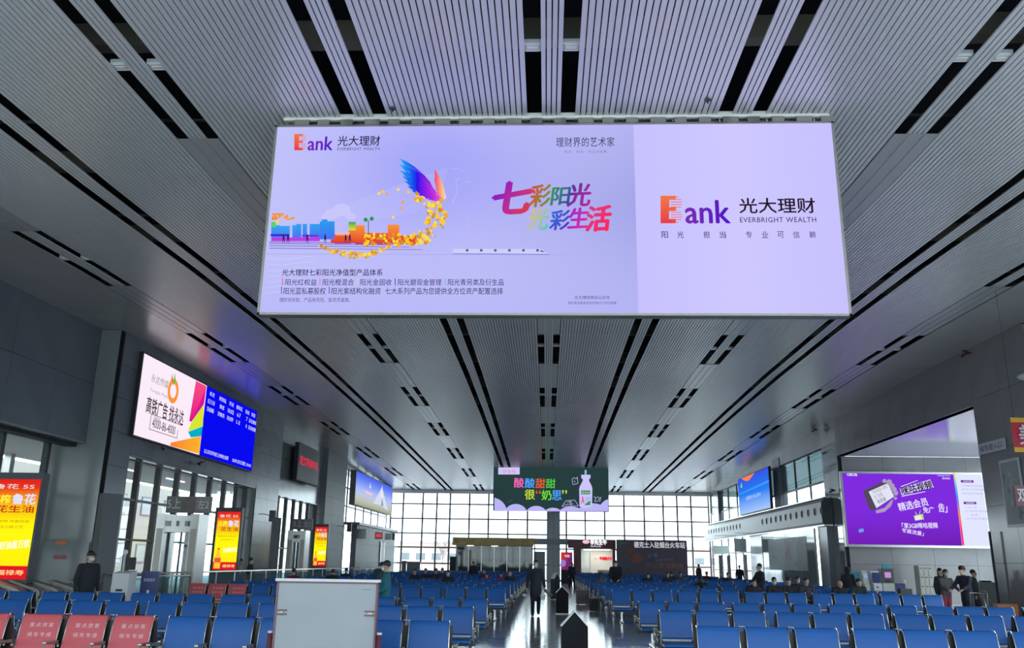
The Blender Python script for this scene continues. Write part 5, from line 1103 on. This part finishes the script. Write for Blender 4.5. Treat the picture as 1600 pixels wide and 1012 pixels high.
# ------------------------------------------------------------------ people
def capsule(mb, a, b, ra, rb, n=10, flat=(1, 1)):
    a, b = Vector(a), Vector(b); d = (b-a); L = d.length
    if L < 1e-5: return
    d.normalize(); up = Vector((0, 0, 1)) if abs(d.z) < .95 else Vector((0, 1, 0)); x = d.cross(up).normalized(); y = x.cross(d).normalized()
    if abs(d.z) > .7:      # keep widths along world x, depths along world y
        x = Vector((1, 0, 0)); y = Vector((0, 1, 0))
    rings = []
    for t in (-.9, -.6, 0): rings.append((a+d*ra*t, ra*math.sqrt(max(0, 1-t*t))))
    for t in (.5,): rings.append((a.lerp(b, t), (ra+rb)/2))
    for t in (0, .6, .9): rings.append((b+d*rb*t, rb*math.sqrt(max(0, 1-t*t))))
    vs = [c+(x*math.cos(2*math.pi*k/n)*flat[0]+y*math.sin(2*math.pi*k/n)*flat[1])*r for c, r in rings for k in range(n)]; fs = []
    for i in range(len(rings)-1):
        for k in range(n): fs.append((i*n+k, i*n+(k+1) % n, (i+1)*n+(k+1) % n, (i+1)*n+k))
    fs += [tuple(range(n))[::-1], tuple((len(rings)-1)*n+k for k in range(n))]; mb.mesh(vs, fs)
def fuse(mb, vox, smooth=2):
    me = mb.me('raw'); fixn(me)
    def md(o):
        r = o.modifiers.new('r', 'REMESH'); r.mode = 'VOXEL'; r.voxel_size = vox; r.use_smooth_shade = True
        s = o.modifiers.new('s', 'SMOOTH'); s.iterations = smooth; s.factor = .5
    out_ = bake(me, md); bpy.data.meshes.remove(me)
    out_.polygons.foreach_set('use_smooth', [True]*len(out_.polygons)); return out_
def J(pose):
    S_ = dict(pel=(0, 0, .93), ch=(0, 0, 1.25), nk=(0, .01, 1.46), hd=(0, -.01, 1.61),
              hL=(-.09, 0, .9), kL=(-.10, -.02, .5), aL=(-.10, .03, .09), hR=(.09, 0, .9), kR=(.10, -.02, .5), aR=(.10, .03, .09),
              sL=(-.185, .01, 1.40), eL=(-.25, .03, 1.13), wL=(-.27, -.03, .87), sR=(.185, .01, 1.40), eR=(.25, .03, 1.13), wR=(.27, -.03, .87))
    if pose == 'sit':
        S_.update(pel=(0, .0, .50), ch=(0, .03, .84), nk=(0, .02, 1.05), hd=(0, -.02, 1.20), hL=(-.1, -.02, .5), hR=(.1, -.02, .5), kL=(-.12, -.45, .50), kR=(.12, -.45, .50), aL=(-.12, -.42, .09), aR=(.12, -.42, .09),
                  sL=(-.185, .03, .99), sR=(.185, .03, .99), eL=(-.23, -.05, .74), eR=(.23, -.05, .74), wL=(-.12, -.28, .66), wR=(.12, -.28, .66))
    if pose == 'bow':
        S_.update(pel=(0, .0, .50), ch=(0, -.02, .83), nk=(0, -.07, 1.03), hd=(0, -.16, 1.13), hL=(-.1, -.02, .5), hR=(.1, -.02, .5), kL=(-.12, -.45, .50), kR=(.12, -.45, .50), aL=(-.12, -.42, .09), aR=(.12, -.42, .09),
                  sL=(-.185, -.04, .97), sR=(.185, -.04, .97), eL=(-.23, -.1, .72), eR=(.23, -.1, .72), wL=(-.08, -.3, .72), wR=(.08, -.3, .72))
    if pose == 'walk': S_.update(kL=(-.10, -.10, .50), aL=(-.10, -.10, .09), kR=(.10, -.02, .50), aR=(.10, .18, .13), eL=(-.25, .06, 1.13), wL=(-.28, .05, .88), eR=(.25, .0, 1.14), wR=(.29, -.12, .90))
    if pose == 'stride': S_.update(kL=(-.14, -.02, .50), aL=(-.19, .03, .09), kR=(.14, -.02, .50), aR=(.19, .03, .09))
    if pose == 'push': S_.update(ch=(0, -.05, 1.24), nk=(0, -.08, 1.44), hd=(0, -.11, 1.59), sL=(-.18, -.06, 1.38), sR=(.18, -.06, 1.38), eL=(-.24, -.2, 1.16), eR=(.24, -.2, 1.16), wL=(-.2, -.43, 1.05), wR=(.2, -.43, 1.05), aR=(.1, .15, .1), kR=(.1, .04, .5))
    if pose == 'lean': S_.update(ch=(0, -.10, 1.22), nk=(0, -.2, 1.38), hd=(0, -.28, 1.50), sL=(-.18, -.15, 1.33), sR=(.18, -.15, 1.33), eL=(-.24, -.22, 1.08), eR=(.24, -.22, 1.08), wL=(-.16, -.42, .92), wR=(.16, -.42, .92))
    if pose == 'reach': S_.update(eL=(-.26, -.12, 1.16), wL=(-.18, -.34, 1.12), eR=(.26, .0, 1.12), wR=(.22, -.22, 1.02))
    return {k: Vector(v) for k, v in S_.items()}
def person(label, x, y, z, rz, pose='stand', coat=(.02, .025, .04), legs=(.02, .02, .03), hair='short', mask=False, cap=None, sc=1.0, vox=.022, longc=0.0, hood=False, hands=True, headrz=0, collar=None, bag=None):
    j = J(pose); t = thing('person', label, 'person', (x, y, z), rz); t.scale = (sc, sc, sc)
    nk, hd = j['nk'], j['hd']; up = (hd-nk).normalized(); hrm = Matrix.Rotation(headrz, 3, 'Z')
    mb = MB()
    def head(mb, g=0):
        mb.ell(hd+Vector((0, .01, .03)), (.076+g, .095+g, .098+g), 14, 10); capsule(mb, hd+hrm@Vector((0, -.03, -.02)), hd+hrm@Vector((0, -.045, -.075)), .058+g, .042+g)
    head(mb); capsule(mb, nk-up*.06, hd-up*.02, .056, .052)
    mb.ell(hd+hrm@Vector((0, -.098, -.01)), (.014, .02, .026), 8, 6); mb.ell(hd+hrm@Vector((0, -.092, -.055)), (.024, .012, .01), 8, 5)
    for s_ in (-1, 1): mb.ell(hd+hrm@Vector((s_*.079, .005, -.005)), (.012, .02, .032), 6, 6); mb.ell(hd+hrm@Vector((s_*.032, -.082, .012)), (.02, .012, .008), 6, 5)
    capsule(mb, j['pel'], j['ch'], .125, .135, 12, (1.1, .78)); capsule(mb, j['ch'], nk-up*.05, .14, .08, 12, (1.15, .75))
    for s_ in 'LR':
        h, k, a, sh, e, w_ = (j[c+s_] for c in ('h', 'k', 'a', 's', 'e', 'w'))
        capsule(mb, h, k, .082, .054); capsule(mb, k, a, .055, .038); capsule(mb, a-Vector((0, -.02, .03)), a+Vector((0, -.15, -.055)), .038, .03)
        capsule(mb, j['ch'].lerp(nk, .7), sh, .07, .058); capsule(mb, sh, e, .052, .042); capsule(mb, e, w_, .042, .03)
        d = (w_-e).normalized(); sx = -1 if s_ == 'L' else 1
        pm_ = w_+d*.08; capsule(mb, w_, pm_, .03, .034, 8, (1, .6))
        lat = Vector((0, 1, 0)) if abs(d.z) > .6 else Vector((1, 0, 0)); inn = d.cross(lat)
        for q, (off, ln) in enumerate(((-.030, .062), (-.010, .074), (.010, .070), (.029, .055))):
            b0_ = pm_+lat*off; k1 = b0_+d*ln*.6+Vector((-sx*.006, 0, 0)); k2 = k1+d*ln*.45+Vector((-sx*.022, 0, 0)); capsule(mb, b0_, k1, .0105, .0095, 6); capsule(mb, k1, k2, .0095, .008, 6)
        tb = w_+d*.025-lat*.028; capsule(mb, tb, tb-lat*.022+d*.03+Vector((-sx*.012, 0, 0)), .013, .0115, 6); capsule(mb, tb-lat*.022+d*.03+Vector((-sx*.012, 0, 0)), tb-lat*.024+d*.06+Vector((-sx*.02, 0, 0)), .0115, .009, 6)
    link('body', fuse(mb, vox*.6, 1), M['skin'], t)
    # coat
    mb = MB(); g = .028
    capsule(mb, j['pel']+Vector((0, 0, -.02)), j['ch'], .14+g, .145+g, 14, (1.08, .8)); capsule(mb, j['ch'], nk-up*.07, .145+g, .085+g, 14, (1.12, .78)); capsule(mb, nk-up*.06, nk+up*.0, .072, .064)
    if longc: capsule(mb, j['pel'], j['pel']+Vector((0, 0, -longc)), .16+g, .165+g, 14, (1.0, .8))
    for s_ in 'LR':
        sh, e, w_ = j['s'+s_], j['e'+s_], j['w'+s_]; capsule(mb, j['ch'].lerp(nk, .6), sh, .085, .078); capsule(mb, sh, e, .078, .066); capsule(mb, e, w_-(w_-e).normalized()*.02, .062, .048)
    if hood: mb.ell(hd+Vector((0, .05, .0)), (.13, .12, .15), 12, 8); 
    if collar: pass
    link('coat', fuse(mb, vox, 3), mat('cloth_%02x%02x%02x' % tuple(int(min(1, c**.45)*255) for c in coat), coat+(1,), .8), t)
    mb = MB()
    capsule(mb, j['pel']+Vector((0, 0, .02)), j['pel']-Vector((0, 0, .04)), .14, .14, 12, (1.08, .8))
    for s_ in 'LR': h, k, a = j['h'+s_], j['k'+s_], j['a'+s_]; capsule(mb, h, k, .1, .073); capsule(mb, k, a, .072, .058)
    link('trousers', fuse(mb, vox, 2), mat('cloth_%02x%02x%02x' % tuple(int(min(1, c**.45)*255) for c in legs), legs+(1,), .85), t)
    for s_ in 'LR':
        a = j['a'+s_]; mb = MB(); capsule(mb, a-Vector((0, -.03, .035)), a+Vector((0, -.16, -.05)), .048, .04, 10, (1, .9)); mb.ell(a+Vector((0, .0, -.04)), (.048, .075, .045), 10, 6); link('shoe', mb.me('shoe', [M['black']]), None, t)
    if cap:
        mb = MB(); mb.ell(hd+Vector((0, .012, .062)), (.086, .105, .075), 14, 8); b_ = hrm@Vector((0, -.13, .05)); mb.ell(hd+b_, (.07, .06, .012), 12, 6, hrm); link('cap', mb.me('cap'), mat('cap_%s' % cap, {'navy': (.02, .03, .10, 1), 'black': (.012, .012, .014, 1)}[cap], .7), t)
    if hair:
        mb = MB(); mb.ell(hd+Vector((0, .02, .055)), (.088, .099, .092), 14, 8)
        if hair == 'long': capsule(mb, hd+Vector((0, .05, .0)), hd+Vector((0, .06, -.17)), .075, .06, 12, (1.1, .8))
        if hair == 'bun': mb.ell(hd+Vector((0, .05, .14)), (.045, .045, .045), 10, 6)
        if hair == 'fluffy': mb.ell(hd+Vector((0, .0, .08)), (.1, .105, .075), 14, 8)
        link('hair', mb.me('hair'), M['hair'], t)
    for s_ in (-1, 1): e_ = MB().ell(hd+hrm@Vector((s_*.032, -.088, .014)), (.012, .006, .006), 8, 5).build('eye', M['black'], t)
    if mask: mb = MB(); mb.ell(hd+hrm@Vector((0, -.068, -.045)), (.056, .045, .046), 12, 8); link('face_mask', mb.me('face_mask'), M['mask'], t)
    return t
def at_top(px, py, Y, top): p = onY(px, py, Y); return p.x, p.z-top      # stand or sit so that the crown lands at this height
person('man in a long dark coat with a white mask walking up the aisle', -.42, 29.7, 0, R(3), 'walk', (.012, .016, .028), (.012, .014, .022), 'short', True, sc=1.02, vox=.014, longc=.30)
person('man in a teal jacket, navy cap and mask among the left seats', -3.72, 20.3, 0, R(-78), 'reach', (.01, .13, .17), (.02, .02, .03), 'short', True, 'navy', .97, .016)
person('person in dark grey bending behind the man in the teal jacket', -6.2, 32.6, 0, R(180), 'lean', (.03, .055, .07), (.02, .02, .03), 'short', False, None, 1.0)
person('man in black cap and pale mask standing beside the first left pier', -10.85, 20.6, 0, R(58), 'stand', (.012, .014, .022), (.012, .014, .02), 'short', True, 'black', 1.04, .016)
person('woman in a beige coat walking by the left pier', onY(377, 875, 38).x, 38, 0, R(90), 'walk', (.42, .36, .30), (.2, .18, .16), 'short', False, None, .96)
person('woman in a black coat with tied hair walking by the left pier', onY(393, 873, 38).x, 38, 0, R(90), 'walk', (.015, .012, .02), (.015, .012, .02), 'bun', False, None, .98)
person('person in dark coat standing far away near the ochre kiosk', onY(739, 880, 56).x, 56.4, 0, R(170), 'stand', (.012, .016, .024), (.012, .05, .09), 'short', False, None, .98)
person('person in black standing with legs apart in the far aisle', onY(890, 880, 62).x+.15, 61.5, 0, R(25), 'stride', (.012, .012, .02), (.012, .012, .02), 'short', False, None, 1.0)
person('masked man in a black jacket leaning over the right aisle seats', onY(963, 880, 39.6).x, 39.6, 0, R(-12), 'lean', (.012, .013, .024), (.02, .02, .025), 'short', True, None, 1.12)
person('man in a dark hooded jacket standing turned left in the right seats', onY(1186, 881, 32.6).x, 32.6, 0, R(-75), 'reach', (.015, .018, .03), (.015, .018, .03), 'short', False, None, 1.02, hood=False)
person('person in a dark winter jacket standing by the right end window', onY(1093, 881, 66).x, 66.4, 0, R(120), 'stand', (.05, .035, .04), (.02, .02, .03), 'short', False, None, 1.0)
person('dark silhouetted person walking towards the exit doors', onY(1151, 885, 64).x, 63.1, 0, R(160), 'walk', (.02, .02, .028), (.02, .02, .03), 'short', False, None, .98)
person('person in a dark hooded coat standing at the alcove edge', onY(1322, 884, 36.2).x, 36.1, 0, R(170), 'stand', (.015, .014, .025), (.015, .014, .02), None, False, None, .98, hood=True, longc=.15)
person('woman in a grey coat and pale blue mask beside a luggage trolley', onY(1476, 891, 29.5).x, 29.6, 0, R(12), 'push', (.085, .08, .085), (.30, .04, .07), 'long', True, None, .97, .016)
person('dark-haired person standing behind the woman in grey', onY(1470, 887, 31.2).x, 31.3, 0, R(20), 'stand', (.015, .015, .02), (.015, .015, .02), 'long', False, None, .98)
person('young man with fluffy hair and dark hooded coat pushing a trolley', onY(1506, 885, 28.2).x, 28.2, 0, R(-62), 'push', (.014, .015, .028), (.015, .017, .025), 'fluffy', False, None, 1.03, .016, longc=.22)
person('man in a dark jacket walking right behind the trolley', onY(1529, 893, 31).x, 31.4, 0, R(75), 'walk', (.03, .04, .055), (.04, .04, .05), 'short', False, None, .96, .018)
person('seated person in black at the right picture edge', 11.35, 19.0, 0, R(-30), 'sit', (.012, .013, .02), (.012, .013, .02), 'short', False, None, .98)
dk = (.014, .015, .024)
def seated(label, px, py, row, front, coat=dk, hair='short', mask=False, pose='sit', sc=1.0):
    y = ROWS[row]+(-.34 if front else .34); p = onY(px, py, y); person(label, p.x, y, 0, 0 if front else R(180), pose, coat, dk, hair, mask, None, sc)
seated('person in a black coat seated in the left block, third head from the window', 648, 897, 7, True, hair='long')
seated('seated person with a pale face left of centre', 665, 893, 8, True, (.02, .02, .03))
seated('seated person with brown hair left of centre', 681, 894, 8, True, (.03, .025, .03), 'fluffy')
seated('seated person in dark teal beside the brown-haired one', 691, 896, 9, True, (.02, .05, .06))
seated('seated masked person in a dark coat nearest in the left block', 700, 899, 6, True, dk, 'short', True)
seated('small seated person in front of the ochre kiosk', 756, 896, 9, True, (.03, .02, .04))
seated('child in a pink jacket seated near the aisle', 761, 899, 8, True, (.45, .03, .10), 'short', False, 'bow', .9)
seated('person in a bright red jacket seated near the aisle', 783, 896, 7, False, (.42, .015, .02), 'short', False, 'sit', .95)
seated('person in a dark jacket seated at the left aisle edge', 797, 894, 7, True, (.02, .02, .03))
seated('person in a dark red jacket seated left of the notice board', 459, 892, 5, False, (.18, .012, .025))
seated('person in black with a hunched back behind the notice board', 519, 894, 5, False, dk, 'short', False, 'bow', 1.05)
seated('dark-haired person seated behind the notice board', 541, 893, 7, False, (.01, .012, .04), 'short')
seated('person with dark hair seated facing away at the right aisle edge', 938, 891, 6, False, (.10, .08, .075), 'long')
seated('seated person in a dark coat in front of the fried chicken hoarding', 1043, 893, 8, True, dk, 'long')
seated('seated pair member in black before the hoarding, facing away', 1049, 893, 9, False, dk)
seated('seated person in grey before the right end of the hoarding', 1063, 894, 9, True, (.06, .06, .07))
seated('seated person bowed low before the hoarding', 1012, 896, 8, True, dk, 'short', False, 'bow')
seated('person in black with a white strap seated in the right block', 1095, 899, 5, False, dk, 'long', False, 'bow')
seated('person in a maroon-black jacket seated near the right windows', 1104, 893, 10, True, (.05, .02, .03))
seated('seated person with a cap-like haircut near the exit doors', 1137, 893, 9, True, dk)
seated('person in black with bag seated left of the standing man', 1176, 904, 4, True, (.02, .012, .02), 'long', False, 'bow')
seated('seated man turned left with a mask, first in the group of four', 1209, 901, 4, True, dk, 'short', True)
seated('seated person with pale face in the middle of the group of four', 1231, 898, 4, True, dk, 'fluffy')
seated('seated man with mask, third in the group of four', 1246, 900, 5, True, (.03, .03, .035), 'short', True)
seated('seated man, last of the group of four by the glass screen', 1259, 900, 4, True, (.03, .035, .045))
seated('bowed person seated below the hooded figure at the alcove', 1310, 911, 4, True, dk, None, False, 'bow', 1.0)
seated('man in dark green bending over in his seat by the alcove', 1339, 906, 4, True, (.012, .03, .03), 'short', False, 'bow', 1.05)
# things carried or set down
def flask(label, loc, tilt):
    t = thing('thermos_flask', label, 'flask', loc); t.rotation_euler = (0, tilt, 0); MB().tube([(0, 0, -.26), (0, 0, 0)], .052, 12).build('body', M['brown'], t); MB().tube([(0, 0, 0), (0, 0, .05)], [.05, .038], 12).build('lid', M['dgrey'], t); MB().tube([(-.05, 0, -.02), (-.09, 0, -.06), (-.09, 0, -.16), (-.05, 0, -.2)], .008, 6).build('handle', M['black'], t)
flask('brown thermos flask held at an angle by the man in the aisle', (-.08, 29.52, .80), R(-52))
t = thing('food_box', 'clear plastic food box hanging from the hand of the man in the aisle', 'box', (-.17, 29.5, .52)); mb = MB(); mb.prof([(-.07, 0), (.07, 0), (.09, .13), (-.09, .13)], -.06, .06, 'y'); mb.build('tub', M['box'], t); MB().box(-.1, .1, -.07, .07, .13, .15).build('lid', M['white'], t); MB().tube([(-.08, 0, .15), (.0, 0, .28), (.08, 0, .15)], .005, 5).build('carry_string', M['white'], t)
t = thing('face_towel', 'small white cup dangling on the other side of the walking man', 'cup', (-.80, 29.6, .62)); MB().tube([(0, 0, 0), (0, 0, .08)], [.05, .065], 12).build('cup_body', M['white'], t); MB().tube([(.06, 0, .07), (.1, 0, .04), (.06, 0, .015)], .008, 6).build('handle', M['white'], t); t.name = 'tin_cup'
def suitcase(label, x, y, rz, mt_, h=.55, w_=.38):
    t = thing('suitcase', label, 'suitcase', (x, y, 0), rz); mb = MB(); mb.prof([(-w_/2, .06), (-w_/2+.03, .03), (w_/2-.03, .03), (w_/2, .06), (w_/2, h-.03), (w_/2-.03, h), (-w_/2+.03, h), (-w_/2, h-.03)], -.12, .12, 'y'); mb.build('shell', mt_, t)
    for sx in (-1, 1):
        for sy in (-1, 1): MB().ell((sx*w_*.4, sy*.09, .03), (.02, .03, .03), 8, 6).build('wheel', M['black'], t)
    MB().tube([(-.1, .08, h), (-.1, .08, h+.38), (.1, .08, h+.38), (.1, .08, h)], .012, 6).build('telescopic_handle', M['chrome'], t)
suitcase('brown bag on wheels parked at the right aisle edge', 1.45, 38.2, R(15), M['brown'], .6, .5)
suitcase('dark suitcase beside the seats right of the aisle', 1.7, 33.1, R(-20), M['black'], .45, .35)
suitcase('black suitcase standing behind the ticket machines', 16.9, 43.2, R(10), M['black'], .75, .6)
for i, (x, y, lab) in enumerate(((12.55, 27.3, 'chrome luggage trolley pushed by the young man in the hooded coat'), (14.7, 29.8, 'luggage trolley with orange goods at the right by the black post'))):
    t = thing('luggage_trolley', lab, 'trolley', (x, y, 0), R(-60 if i == 0 else 80)); MB().box(-.3, .3, -.45, .35, .2, .24).build('platform', M['alu'], t)
    MB().tube([(-.28, .35, .22), (-.28, .45, 1.0), (.28, .45, 1.0), (.28, .35, .22)], .018, 8).build('push_handle', M['chrome'], t); MB().tube([(-.28, -.45, .22), (-.28, -.45, .5), (.28, -.45, .5), (.28, -.45, .22)], .015, 8).build('front_guard', M['chrome'], t)
    for sx, sy in ((-.25, -.4), (.25, -.4), (-.25, .3), (.25, .3)): MB().tube([(sx-.02, sy, .09), (sx+.02, sy, .09)], .08, 10).build('wheel', M['black'], t); 
    MB().box(-.24, .24, -.4, .2, .24, .62).build('basket_load' if i else 'travel_bag', M['hornet'] if i else M['dkred'], t)

bpy.data.scenes.remove(TMP)
